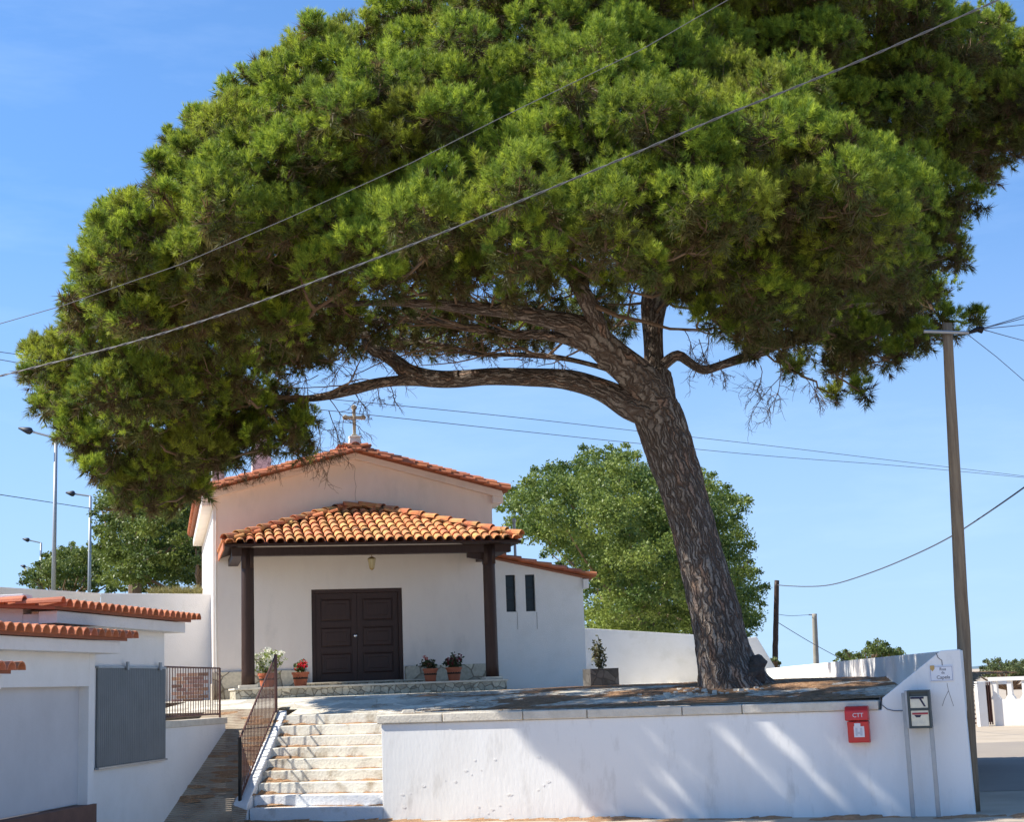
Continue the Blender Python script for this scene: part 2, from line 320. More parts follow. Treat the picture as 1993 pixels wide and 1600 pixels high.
# embankment at the back left carrying the upper road, and far hills
mb = MB(); nx, ny = 30, 14; ids = {}
for i in range(nx + 1):
    for j in range(ny + 1):
        x = -70 + i * 2.6; y = 44 + j * 5
        z = 1.6 + 3.05 * min(1, max(0, (y - 44) / 8)) * min(1, max(0, (-6 - x) / 5 + .5)) + .25 * noise.noise(Vector((x * .3, y * .3, 0)))
        if x > -8: z = min(z, 1.9)
        ids[i, j] = mb.vert((x, y, z))
for i in range(nx):
    for j in range(ny): mb.f.append([ids[i, j], ids[i + 1, j], ids[i + 1, j + 1], ids[i, j + 1]])
tag(mb.build('embankment', M['grass'], smooth=True), kind='structure')
mb = MB(); ids = []
for i in range(61):
    x = 300 + i * 60; h = 0 + 5 * noise.noise(Vector((x * .004, 3, 0))) + 4 * noise.noise(Vector((x * .02, 7, 0)))
    ids.append([mb.vert((x, 2600, -5)), mb.vert((x + 50, 2900, max(2, h * 1.2 + 6))), mb.vert((x + 100, 3400, -5))])
for i in range(60):
    for k in range(2): mb.f.append([ids[i][k], ids[i + 1][k], ids[i + 1][k + 1], ids[i][k + 1]])
tag(mb.build('hills', M['hill'], smooth=True), kind='structure')

# ================================================================== RETAINING WALL
wr = root('retaining_wall', RW(0, 0, 0), RW.yaw, 'long white rendered retaining wall with red postbox on it, rising to a slope at its right end', 'wall')
hcap = 1.345
uS, uT, zT = 7.00, 7.83, 2.10
def zs(px, py): p = onplane(px, py, RW.O, RW.U); return rw(p)[0], p.z
uS = zs(1715, 1372)[0]; uT, zT = zs(1830, 1267); uE, zE = zs(1868, 1264)
mb = MB()
prof = [(0, -.1), (uE + .02, -.1), (uE, zE), (uT, zT), (uS + .02, 1.50), (uS, hcap), (0, hcap)]
mb.extr([RW(u, 0, z) for u, z in prof], RW.W * .30)
mb.build('wall_body', M['whitewall'], wr, bevel=.012)
joints = [zs(px, 1385)[0] for px in (862, 1018, 1143, 1328, 1445)]
us = [-.06] + joints + [uS - .03]
for a, b in zip(us[:-1], us[1:]):
    mb = MB(); dz = random.uniform(-.006, .006); mb.box(RW, a + .006, b - .006, -.035 + random.uniform(-.006, .006), .34, hcap + .003, 1.475 + dz)
    mb.build('coping_stone', M['cap'], wr, bevel=.014)
# side wall of the terrace, running back from the corner
sw = root('side_wall', (side0.x, side0.y, 0), 0, 'sunlit white side wall dappled with shadow, behind the sloped end of the front wall', 'wall')
mb = MB(); A = Vector((side0.x + .0, side0.y + .32, 0)); B = Vector((sidefar.x, sidefar.y, 0)); dv = (B - A).normalized(); nv = Vector((dv.y, -dv.x, 0))
zt0 = 2.09; zt1 = sidefar.z
mb.extr([Vector((A.x, A.y, 0)), Vector((B.x, B.y, 0)), Vector((B.x, B.y, zt1)), Vector((A.x, A.y, zt0))], nv * .25)
mb.build('wall_body', M['white'], sw, bevel=.01)

# back wall
b0, b1 = P(1120, 1222, 46), P(1345, 1239, 46)
mb = MB(); mb.extr([Vector((b0.x, 46, 1.5)), Vector((b1.x + .6, 46, 1.5)), Vector((b1.x + .6, 46, b1.z)), Vector((b0.x, 46, b0.z))], Vector((0, .25, 0)))
tag(mb.build('back_wall', M['white'], bevel=.01), 'white boundary wall behind the shrub planter, between annexe and pine trunk', 'wall')
c0, c1, c2 = P(1452, 1248, 45), P(1473, 1240, 45), P(1512, 1305, 45)
mb = MB(); mb.extr([Vector((c0.x - 1.2, 45, 1.5)), Vector((c2.x + .2, 45, 1.5)), Vector((c2.x, 45, c2.z)), Vector((c1.x, 45, c1.z)), Vector((c0.x - 1.2, 45, c0.z))], Vector((0, .5, 0)))
tag(mb.build('buttress_wall', M['white'], bevel=.01), 'short white wall end with steep sloping top just right of the pine trunk', 'wall')
# left rear wall
l0, l1, l2 = P(150, 1172, 33.5), P(196, 1155, 36), P(425, 1167, 38)
mb = MB(); mb.extr([Vector((l1.x, l1.y, .5)), Vector((l2.x + 3, l2.y, .5)), Vector((l2.x + 3, l2.y, l2.z)), Vector((l1.x, l1.y, l1.z))], Vector((0, .25, 0)))
mb.extr([Vector((l1.x, l1.y, .5)), Vector((l1.x, l1.y, l1.z)), Vector((l1.x - 2.5, l1.y - 6, l1.z)), Vector((l1.x - 2.5, l1.y - 6, .5))], Vector((-.25, 0, 0)))
tag(mb.build('rear_wall', M['white'], bevel=.01), 'plain white wall with a small hole, left of the chapel below the dark trees', 'wall')
mb = MB(); h = P(355, 1266, 37.9); mb.box(WF, h.x - .035, h.x + .035, h.y + .02 - .06, h.y + .06, h.z - .035, h.z + .035)
o = mb.build('drain_hole', M['ink'], bpy.data.objects['rear_wall'])

# ================================================================== STEPS
ste = root('stone_steps', RW(-1, 1, 0), RW.yaw, 'flight of nine worn white stone steps littered with pine needles, left of the retaining wall', 'steps')
N_ST = 9
for k in range(N_ST):
    w = .02 + k * .285; z1 = (k + 1) * 1.475 / N_ST; ul = -2.16 - .60 * (k / 8)
    mb = MB()
    ur = 0 - .004 if w < .3 else 0
    mb.box(RW, ul, ur + (0 if k == 0 else 0), w, w + .32 if k < 8 else w + .45, z1 - 1.475 / N_ST - (.1 if k == 0 else -.002), z1)
    mb.build('step', M['stepcool'] if k < 2 else M['step'], ste, bevel=.012)  # two bottom steps coloured bluer, their shade put into the colour
# cheek of the flight
mb = MB()
ck = []
for (u, w, z) in ((-2.42, -.06, 0), (-2.16, -.06, 0), (-2.76, 2.5, 0), (-3.02, 2.5, 0)): ck.append((u, w))
bot = [RW(ck[0][0], ck[0][1], -.1), RW(ck[1][0], ck[1][1], -.1), RW(ck[2][0], ck[2][1], 0), RW(ck[3][0], ck[3][1], 0)]
top = [RW(ck[0][0], ck[0][1], .22), RW(ck[1][0], ck[1][1], .22), RW(ck[2][0], ck[2][1], 1.56), RW(ck[3][0], ck[3][1], 1.56)]
mb.hexa(bot, top); mb.build('side_kerb', M['stepcool'], ste, bevel=.015)
# stair railing
srl = root('stair_railing', RW(-2.3, 0, .22), RW.yaw, 'rusty brown bar railing sloping up the left side of the steps', 'railing')
r0_, r1_ = RW(-2.34, .06, .24), RW(-2.92, 2.42, 1.52)
def rail_pt(t, h): return r0_.lerp(r1_, t) + Vector((0, 0, h))
H_R = .95
for t, m_ in ((0, 'black'), (1, 'rust')):
    mb = MB(); mb.tube([rail_pt(t, -.1), rail_pt(t, H_R + .02)], .028, 8); mb.build('post', M[m_], srl)
for h in (.07, H_R):
    mb = MB(); mb.tube([rail_pt(0, h), rail_pt(1, h)], .016, 6); mb.build('rail', M['rust'], srl)
for k in range(1, 26):
    mb = MB(); t = k / 26; mb.tube([rail_pt(t, .07), rail_pt(t, H_R)], .008, 5); mb.build('bar', M['rust'], srl)

# ================================================================== TILE HELPERS
def tile(mb, p, across, down, nrm, w, l, lift=.02, seg=6, thick=.014):
    col = random.uniform(.78, 1.18); hue = random.uniform(-.06, .06); mb.cur = (col * (1 + hue * .5), col * (1 + hue), col * (1 - hue))
    rings = []
    for t, rr, lf in ((0, w * .40, 0), (1, w * .50, lift)):
        for th in (0, thick):
            ring = []
            for k in range(seg + 1):
                a = math.pi * k / seg
                ring.append(mb.vert(p + down * (l * t) + across * (math.cos(a) * (rr - th)) + nrm * (math.sin(a) * (rr - th) * .92 + lf)))
            rings.append(ring)
    o0, i0, o1, i1 = rings
    for k in range(seg):
        mb.f.append([o0[k], o0[k + 1], o1[k + 1], o1[k]]); mb.f.append([i1[k], i1[k + 1], i0[k + 1], i0[k]]); mb.f.append([o1[k], o1[k + 1], i1[k + 1], i1[k]])
def tile_plane(mb, e0, e1, up, pitch=.21, row=.36, length=None, inside=None):
    """tiles on a roof face: eave from e0 to e1, up = vector eave->ridge"""
    ac = (e1 - e0); La = ac.length; ac = ac.normalized(); Lu = length or up.length; upn = up.normalized(); nr = ac.cross(upn).normalized()
    if nr.z < 0: nr = -nr
    nc = max(1, round(La / pitch)); pw = La / nc; nr_ = int(Lu / row) + 1
    for c in range(nc):
        for r in range(nr_):
            a = (c + .5) * pw; b = r * row
            if inside and not inside(a, b + row * .3): continue
            j = random.uniform(-.008, .008)
            tile(mb, e0 + ac * (a + j) + upn * (b + row * 1.12), ac, -upn, nr, pw * .93, row * 1.18)
def ridge_run(mb, a, b, w=.24, row=.38, nrm=Vector((0, 0, 1))):
    d = (b - a); L = d.length; d = d.normalized(); ac = d.cross(nrm).normalized(); nn = ac.cross(d).normalized()
    if nn.z < 0: nn = -nn
    k = 0
    while k * row < L:
        tile(mb, a + d * (k * row + row * 1.15), ac, -d, nn, w * random.uniform(.96, 1.04), row * 1.18, .035); k += 1

# ================================================================== CHAPEL
chap = root('chapel', CH(3.3, 0, 1.7), CH.yaw, 'small white chapel with terracotta gable roof and dark double door', 'chapel')
WD, DP = 6.6, 9.6
zE0, zA = 6.38, 7.26
mb = MB()
gp = [(0, 1.6), (WD, 1.6), (WD, zE0), (WD / 2, zA), (0, zE0)]
# facade with a door opening: built as pieces
door_u0, door_u1, door_z0, door_z1 = 2.24, 4.37, 2.05, 4.19
def facade(pts): mb.extr([CH(u, 0, z) for u, z in pts], CH.W * .35)
facade([(0, 1.6), (door_u0, 1.6), (door_u0, door_z1), (door_u0, 4.9), (0, 4.9)])
facade([(door_u1, 1.6), (WD, 1.6), (WD, 4.9), (door_u1, 4.9)])
facade([(door_u0, door_z1), (door_u1, door_z1), (door_u1, 4.9), (door_u0, 4.9)])
facade([(door_u0, 1.6), (door_u1, 1.6), (door_u1, door_z0), (door_u0, door_z0)])
facade([(0, 4.9), (WD, 4.9), (WD, zE0), (WD / 2, zA), (0, zE0)])
mb.box(CH, 0, .3, .35, DP, 1.6, zE0); mb.box(CH, WD - .3, WD, .35, DP, 1.6, zE0)
mb.extr([CH(u, DP, z) for u, z in gp], CH.W * .3)
mb.build('wall', M['cream'], chap)
# painted gable band under the verge + moulded eaves
mb = MB(); ov = .30
for s_ in (0, 1):
    us_ = (-.24, WD / 2) if s_ == 0 else (WD / 2, WD + .24)
    za = (zE0 - .10, zA - .012) if s_ == 0 else (zA - .012, zE0 - .10)
    mb.extr([CH(us_[0], -.16, za[0]), CH(us_[1], -.16, za[1]), CH(us_[1], -.16, za[1] + .17), CH(us_[0], -.16, za[0] + .17)], CH.W * .158)
mb.box(CH, -.26, -.002, -.14, DP + .2, zE0 - .22, zE0 + .02)
mb.box(CH, WD + .002, WD + .26, -.14, DP + .2, zE0 - .22, zE0 + .02)
mb.build('cornice', M['cream'], chap, bevel=.01)
# roof
rf = MB()
sl = (zA + .10 - (zE0 + .02)) / (WD / 2 + .34)
def rz(u): return zE0 + .04 + sl * (u + .36) if u < WD / 2 else zE0 + .04 + sl * (WD + .36 - u)
for (ua, ub) in ((-.36, WD / 2), (WD / 2, WD + .36)):
    rf.extr([CH(ua, -.24, rz(ua)), CH(ub, -.24, rz(ub)), CH(ub, -.24, rz(ub) + .05), CH(ua, -.24, rz(ua) + .05)], CH.W * (DP + .45))
roof = rf.build('roof', M['mortar'], chap)
mb = MB()
for (ua, ub) in ((-.38, WD / 2), (WD + .38, WD / 2)):
    e0 = CH(ua, -.2, rz(ua if ua < 3 else ua - .0) + .05 - (.02 * sl)); e1 = CH(ua, DP + .2, e0.z); up = CH(ub, -.2, rz(WD / 2) + .05) - e0
    tile_plane(mb, e0, e1, up, .22, .38)
    # verge tiles running along the gable
    a = CH(ua, -.24, e0.z + .02); b = CH(ub, -.24, rz(WD / 2) + .07)
    ridge_run(mb, a, b, .22, .34)
    a2 = CH(ua, -.10, e0.z + .06); b2 = CH(ub, -.10, rz(WD / 2) + .11); ridge_run(mb, a2, b2, .2, .36)
    a3 = CH(ua, -.33, e0.z - .03); b3 = CH(ub, -.33, rz(WD / 2) + .02); ridge_run(mb, a3, b3, .15, .30)
ridge_run(mb, CH(WD / 2, -.3, rz(WD / 2) + .1), CH(WD / 2, DP + .2, rz(WD / 2) + .1), .24)
mb.build('tiles', M['tile'], roof, smooth=False)
# eave edge tiles seen along the left side
# door
dr = MB()
fw_ = .09
dr.box(CH, door_u0, door_u0 + fw_, .05, .2, door_z0, door_z1); dr.box(CH, door_u1 - fw_, door_u1, .05, .2, door_z0, door_z1)
dr.box(CH, door_u0 + fw_, door_u1 - fw_, .05, .2, door_z1 - fw_, door_z1)
df = dr.build('door_frame', M['door'], chap, bevel=.006)
mid = (door_u0 + door_u1) / 2
for (a, b) in ((door_u0 + fw_ + .003, mid - .003), (mid + .003, door_u1 - fw_ - .003)):
    lf = MB(); st = .12; z0, z1 = door_z0 + .01, door_z1 - fw_ - .003
    lf.box(CH, a, b, .13, .17, z0, z1)
    lf.box(CH, a, a + st, .10, .129, z0, z1); lf.box(CH, b - st, b, .10, .129, z0, z1)
    hs = [z0, z0 + .62, z0 + 1.24, z1]
    rails = [(z0, z0 + .16), (z0 + .66, z0 + .78), (z0 + 1.26, z0 + 1.38), (z1 - .12, z1)]
    for r in rails: lf.box(CH, a + st, b - st, .10, .129, *r)
    for k in range(3):
        pz0, pz1 = rails[k][1], rails[k + 1][0]
        for ins, ww in ((.05, .112), (.13, .105)):
            u0_, u1_ = a + st + ins, b - st - ins
            i = [CH(u0_, ww, pz0 + ins), CH(u1_, ww, pz0 + ins), CH(u1_, ww, pz1 - ins), CH(u0_, ww, pz1 - ins)]
            q = .03; j = [CH(u0_ - q, .129, pz0 + ins - q), CH(u1_ + q, .129, pz0 + ins - q), CH(u1_ + q, .129, pz1 - ins + q), CH(u0_ - q, .129, pz1 - ins + q)]
            lf.hexa(j, i)
    leaf = lf.build('door_leaf', M['door'], chap, bevel=.004)
    if a < mid:
        kb = MB(); c = CH(mid - .05, .04, door_z0 + 1.05); kb.lathe((0, 0, 0), [(.01, -.03), (.04, -.02), (.048, 0), (.035, .025), (.01, .035)], 12)
        R_ = Matrix.Rotation(math.pi / 2, 4, 'X'); kb.v = [R_ @ v + c for v in kb.v]; kb.tube([c, c + CH.W * .09], .014, 6); kb.build('knob', M['chrome'], leaf, smooth=True)
# stone plinth band on the facade
for (a, b) in ((.0, door_u0 - .12), (door_u1 + .05, WD + .02)):
    mb = MB(); mb.box(CH, a - .03, b, -.07, -.003, 1.6, 2.36); mb.build('stone_skirting', M['stone'], chap, bevel=.008)
mb = MB(); mb.box(CH, -.06, .0, -.3, .3, 1.6, 2.1); mb.build('corner_block', M['cap'], chap, bevel=.02)
# porch slab and door step
mb = MB(); mb.box(CH, .36, 6.17, -2.95, -.073, 1.5, 1.93); mb.build('porch_base', M['stonesmall'], chap)
mb = MB(); mb.box(CH, .33, 6.20, -2.99, -.073, 1.932, 1.975); mb.build('porch_slab', M['cap'], chap, bevel=.008)
mb = MB(); mb.box(CH, 2.0, 4.75, -.62, -.075, 1.977, 2.02); mb.build('door_step', M['stonesmall'], chap)
mb = MB(); mb.box(CH, 1.97, 4.78, -.66, -.075, 2.022, 2.05); mb.build('step_nosing', M['cap'], chap, bevel=.005)
# posts
for u, zb in ((.64, 1.975), (5.93, 1.975)):
    mb = MB(); c = CH(u, -2.6, 0)
    mb.lathe((c.x, c.y, 0), [(.145, zb + .06), (.14, zb + .3), (.135, 4.4), (.135, 4.9)], 20)
    mb.box(CH, u - .125, u + .125, -2.725, -2.475, 4.5, 4.93)
    p = mb.build('porch_post', M['wood'], chap, smooth=False)
    p.data.polygons.foreach_set('use_smooth', [len(f.vertices) == 4 and abs(f.normal.z) < .5 for f in p.data.polygons])
    mb = MB(); mb.box(CH, u - .2, u + .2, -2.8, -2.4, zb + .001, zb + .06); mb.build('post_base', M['cap'], chap, bevel=.01)
# porch beams
mb = MB()
mb.box(CH, .30, 6.42, -2.72, -2.48, 4.76, 4.94)
mb.box(CH, .34, .56, -2.478, -.002, 4.76, 4.93); mb.box(CH, 6.16, 6.38, -2.478, -.002, 4.76, 4.93)
mb.build('porch_beams', M['wood'], chap, bevel=.006)
mb = MB(); mb.extr([CH(5.45, -2.6, 4.76), CH(5.45, -2.6, 4.66), CH(5.8, -2.6, 4.60), CH(5.8, -2.6, 4.76)], CH.W * .1); mb.build('bracket', M['wood'], chap)
# porch roof
pe0, pe1, pz, wz = .14, 6.58, 4.985, 6.0
F0, F1 = CH(pe0, -3.06, pz), CH(pe1, -3.06, pz); B0, B1 = CH(pe0, -.005, pz), CH(pe1, -.005, pz); T0, T1 = CH(3.02, -.005, wz), CH(3.72, -.005, wz)
mb = MB(); dn = Vector((0, 0, -.05))
for q in ([F0, F1, T1, T0], [B0, F0, T0], [F1, B1, T1]):
    mb.poly(q); mb.poly([v + dn for v in q][::-1])
mb.poly([F0, F0 + dn, F1 + dn, F1]); mb.poly([B0, B0 + dn, F0 + dn, F0]); mb.poly([F1, F1 + dn, B1 + dn, B1])
pr = mb.build('porch_roof', M['wood'], chap)
mb = MB(); off = Vector((0, 0, .03)); upv = (CH(3.3, -.005, wz) - CH(3.3, -3.06, pz)); Lup = upv.length; We = (F1 - F0).length
def ins_front(a, b): f = b / Lup; return a > f * (3.02 - pe0) - .05 and a < We - f * (pe1 - 3.72) + .05
tile_plane(mb, F0 + off - upv.normalized() * .05, F1 + off - upv.normalized() * .05, upv, .212, .40, inside=ins_front)
for (E0, E1, T, uu) in ((B0, F0, T0, 3.02 - pe0), (B1, F1, T1, pe1 - 3.72)):
    upS = Vector(CH.U * (uu if T is T0 else -uu)) + Vector((0, 0, wz - pz)); LS = upS.length; Le = 3.055
    tile_plane(mb, E0 + off, E1 + off, upS, .212, .40, inside=lambda a, b: a < Le * (1 - b / LS) + .05)
ridge_run(mb, F0 + off * 3.2, T0 + off * 3.2, .23, .40); ridge_run(mb, F1 + off * 3.2, T1 + off * 3.2, .23, .40)
ridge_run(mb, T0 + off * 3 - CH.W * .08, T1 + off * 3 - CH.W * .08, .26, .36)
mb.build('tiles', M['oldtile'], pr)
mb = MB(); mb.tube([CH(2.9, -.03, wz + .09), CH(3.83, -.03, wz + .09)], .05, 8); mb.build('flashing', M['mortar'], pr)
# side fascia tile of the porch seen edge on
mb = MB(); mb.box(CH, pe0 - .03, pe0 - .002, -3.04, -.01, pz - .10, pz + .05); mb.build('fascia', M['tile'], pr)
# lantern
ltn = root('porch_lantern', CH(3.36, -2.3, 4.5), CH.yaw, 'small brass lantern hanging under the porch roof above the door', 'lantern')
c = CH(3.36, -2.3, 0)
mb = MB(); mb.tube([(c.x, c.y, 4.80), (c.x, c.y, 4.73)], .008, 6); mb.lathe((c.x, c.y, 0), [(.02, 4.74), (.085, 4.70), (.09, 4.685)], 6); mb.lathe((c.x, c.y, 0), [(.015, 4.44), (.05, 4.47), (.05, 4.48)], 6)
for k in range(6):
    a = k * math.pi / 3; mb.tube([(c.x + .085 * math.cos(a), c.y + .085 * math.sin(a), 4.69), (c.x + .048 * math.cos(a), c.y + .048 * math.sin(a), 4.47)], .006, 4)
mb.build('lantern_frame', M['brass'], ltn)
mb = MB(); mb.lathe((c.x, c.y, 0), [(.045, 4.48), (.08, 4.68)], 6); mb.build('lantern_glass', M['lampglass'], ltn)
# cross
za_ = rz(WD / 2) + .16
cx = root('roof_cross', CH(WD / 2, -.1, za_), CH.yaw, 'weathered stone cross on a white tapered block at the chapel roof apex', 'cross')
mb = MB(); bt = [CH(WD / 2 + a, -.1 + b, za_ - .12) for a, b in ((-.19, -.17), (.19, -.17), (.19, .17), (-.19, .17))]; tp = [CH(WD / 2 + a, -.1 + b, za_ + .20) for a, b in ((-.12, -.11), (.12, -.11), (.12, .11), (-.12, .11))]
mb.hexa(bt, tp); mb.box(CH, WD / 2 - .14, WD / 2 + .14, -.23, .03, za_ + .202, za_ + .24); mb.build('pedestal', M['white'], cx, bevel=.01)
mb = MB(); zc = za_ + .24; c0_ = WD / 2; mb.box(CH, c0_ - .036, c0_ + .036, -.135, -.065, zc, zc + .70)
mb.box(CH, c0_ - .21, c0_ + .21, -.133, -.067, zc + .42, zc + .495)
for (u, z) in ((0, .70), (-.21, .455), (.21, .455)):
    for (du, dz) in ((0, 0), (.03, .03), (-.03, .03), (.03, -.03), (-.03, -.03), (.045, 0), (-.045, 0), (0, .045)):
        p = CH(c0_ + u + du, -.1, zc + z + dz); mb.lathe((p.x, p.y, p.z), [(.005, -.03), (.026, -.015), (.03, 0), (.026, .015), (.005, .03)], 8)
mb.box(CH, c0_ - .07, c0_ + .07, -.14, -.06, zc + .0, zc + .05); mb.box(CH, c0_ - .02, c0_ + .02, -.155, -.136, zc + .2, zc + .5)
mb.build('cross', M['stonecross'], cx, bevel=.006)
# chimneys / small bell gable seen behind the roof through the pine
for (px, py, Y, w_, hh) in ((508, 848, 41, .5, 1.2), (424, 888, 40, .32, 1.0)):
    p = P(px, py, Y); mb = MB(); fr = Frame((p.x, p.y), CH.yaw); mb.box(fr, -w_ / 2, w_ / 2, -.25, .25, 6.3, p.z); mb.box(fr, -w_ / 2 - .06, w_ / 2 + .06, -.31, .31, p.z + .002, p.z + .08)
    mb.build('chimney', M['pinkish'], chap, bevel=.01)
mb = MB(); mb.tube([CH(u, -.0005, z) for u, z in ((3.31, 7.0), (3.29, 6.8), (3.33, 6.6), (3.30, 6.42), (3.32, 6.25))], .004, 4); mb.build('hairline_crack', M['crack'], chap)
# facade pipe and crack
mb = MB(); mb.tube([CH(.06, -.03, 6.2), CH(.05, -.03, 4.0), CH(.07, -.03, 2.4)], .012, 6); mb.build('downpipe', M['white'], chap)

# ================================================================== ANNEXE
ann = root('annexe', CH(7.7, 0, 1.7), CH.yaw, 'low white annexe with two slit windows and sloping tiled roof, right of the chapel', 'building')
mb = MB(); ua, ub = 6.604, 8.79
w1, w2 = (6.88, 7.12), (7.36, 7.60); wz0, wz1 = 3.56, 4.44
def ztop(u): return 4.82 - (u - 6.6) * (.49 / 2.19)
def fac2(pts): mb.extr([CH(u, .02, z) for u, z in pts], CH.W * .25)
fac2([(ua, 1.5), (ub, 1.5), (ub, wz0), (ua, wz0)])
for a, b in ((ua, w1[0]), (w1[1], w2[0])): fac2([(a, wz0), (b, wz0), (b, wz1), (a, wz1)])
fac2([(w2[1], wz0), (ub, wz0), (ub, ztop(ub)), (8.3, wz1), (w2[1], wz1)])
fac2([(ua, wz1), (8.3, wz1), (ua, ztop(ua))])
mb.box(CH, ub - .25, ub, .272, 5.5, 1.5, 4.25)
mb.box(CH, ub + .001, ub + .13, -.06, 5.5, 4.08, 4.30)
mb.build('wall', M['white'], ann)
for a, b in (w1, w2):
    mb = MB(); t = .025; mb.box(CH, a, b, .10, .14, wz0, wz0 + t); mb.box(CH, a, b, .10, .14, wz1 - t, wz1); mb.box(CH, a, a + t, .10, .14, wz0 + t, wz1 - t); mb.box(CH, b - t, b, .10, .14, wz0 + t, wz1 - t)
    for f in (.33, .66): mb.box(CH, a + t, b - t, .105, .135, wz0 + (wz1 - wz0) * f - .008, wz0 + (wz1 - wz0) * f + .008)
    w_ = mb.build('window', M['frame'], ann)
    mb = MB(); mb.poly([CH(a, .125, wz0), CH(b, .125, wz0), CH(b, .125, wz1), CH(a, .125, wz1)]); mb.build('pane', M['glass'], w_)
    mb = MB(); mb.box(CH, b + .015, b + .022, .014, .018, wz0 - .42, wz0 - .02); mb.build('rust_streak', M['crack'], w_)
mb = MB()
mb.extr([CH(ua, -.06, ztop(ua) + .0), CH(9.0, -.06, ztop(9.0)), CH(9.0, -.06, ztop(9.0) + .05), CH(ua, -.06, ztop(ua) + .05)], CH.W * 5.6)
ar = mb.build('roof', M['mortar'], ann)
mb = MB(); e0 = CH(9.08, -.05, ztop(9.08) + .06); e1 = CH(9.08, 5.5, ztop(9.08) + .06); up = CH(ua, -.05, ztop(ua) + .06) - e0
tile_plane(mb, e0, e1, up, .21, .38); ridge_run(mb, e0 + CH.W * -.03 + Vector((0, 0, .02)), e0 + up + Vector((0, 0, .02)) - CH.W * .03, .2, .38)
mb.build('tiles', M['tile'], ar)
pp = P(1003, 1085, 38.5); pt_ = P(1001, 1016, 38.5)
mb = MB(); mb.tube([(pp.x, pp.y, 4.3), (pp.x, pp.y, pt_.z)], .035, 8); mb.lathe((pp.x, pp.y, pt_.z), [(.05, 0), (.055, .05), (.02, .09)], 8)
mb.build('vent_pipe', M['lampmetal'], ann)

# planter with shrub
plp = P(1170, 1333, 33.2)
fr = Frame((plp.x, plp.y), CH.yaw)
pl = root('stone_planter', (plp.x, plp.y, 1.72), CH.yaw, 'square grey rubble stone planter with a shrub, beside the annexe', 'planter')
pz0 = 1.6; pz1 = P(1170, 1302, 33.2).z
mb = MB()
for b in ((-.31, .31, -.3, -.2), (-.31, .31, .2, .3), (-.31, -.21, -.199, .199), (.21, .31, -.199, .199)): mb.box(fr, *b, pz0, pz1)
mb.build('planter_walls', M['darkstone'], pl)
mb = MB(); mb.box(fr, -.21, .21, -.2, .2, pz0, pz1 - .05); mb.build('soil', M['soil'], pl)

# ================================================================== FOLIAGE GENERATORS
def nrmz(a): return a / np.maximum(1e-9, np.linalg.norm(a, axis=-1, keepdims=True))
def needles(pos, dr, L, K, nl, w, tint, rng):
    N = len(pos); s = rng.rand(N, K, 1)
    L = np.asarray(L).reshape(-1, 1, 1); nl = np.asarray(nl).reshape(-1, 1, 1)
    base = pos[:, None, :] + dr[:, None, :] * (s * L)
    rn = nrmz(rng.randn(N, K, 3)); pr_ = nrmz(rn - dr[:, None, :] * np.sum(rn * dr[:, None, :], -1, keepdims=True))
    nd = nrmz(dr[:, None, :] * (.35 + .8 * s) + pr_ * (.95 - .25 * s))
    tip = base + nd * nl * (.75 + .5 * rng.rand(N, K, 1))
    sd = nrmz(np.cross(nd, nrmz(rng.randn(N, K, 3)))) * (w * .5)
    v = np.stack([base - sd, base + sd, tip], 2).reshape(-1, 3)
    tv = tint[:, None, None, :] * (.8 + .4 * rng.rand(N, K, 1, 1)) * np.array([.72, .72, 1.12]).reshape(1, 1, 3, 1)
    return v, tv.reshape(-1, 3)
def leaves(pos, size, tint, rng, up=.4):
    N = len(pos); nd = nrmz(rng.randn(N, 3) + np.array([0, 0, up])); a = nrmz(np.cross(nd, rng.randn(N, 3))); b = np.cross(nd, a)
    s = (size * (.6 + .8 * rng.rand(N, 1)))
    v = np.stack([pos - a * s * .5, pos - b * s * .28, pos + a * s * .5, pos + b * s * .28], 1).reshape(-1, 3)
    return v, np.repeat(tint, 4, 0)
def inpoly(pts, poly):
    x, y = pts[:, 0], pts[:, 1]; r = np.zeros(len(pts), bool); n = len(poly)
    for i in range(n):
        x0, y0 = poly[i]; x1, y1 = poly[(i + 1) % n]
        c = ((y0 > y) != (y1 > y)) & (x < (x1 - x0) * (y - y0) / ((y1 - y0) or 1e-9) + x0); r ^= c
    return r
def edgedist(pts, poly):
    d = np.full(len(pts), 1e9); n = len(poly)
    for i in range(n):
        a = np.array(poly[i], float); b = np.array(poly[(i + 1) % n], float); ab = b - a
        t = np.clip(((pts - a) @ ab) / (ab @ ab), 0, 1); d = np.minimum(d, np.linalg.norm(pts - (a + t[:, None] * ab), axis=1))
    return d
def scatter(poly, space, rng, margin, tries=9000):
    P_ = np.array(poly); lo, hi = P_.min(0), P_.max(0)
    c = lo + rng.rand(tries, 2) * (hi - lo); c = c[inpoly(c, poly)]; c = c[edgedist(c, poly) > margin]; keep = []
    K = np.zeros((0, 2))
    for p in c:
        if len(K) == 0 or np.min(np.sum((K - p) ** 2, 1)) > space * space: K = np.vstack([K, p])
    return K

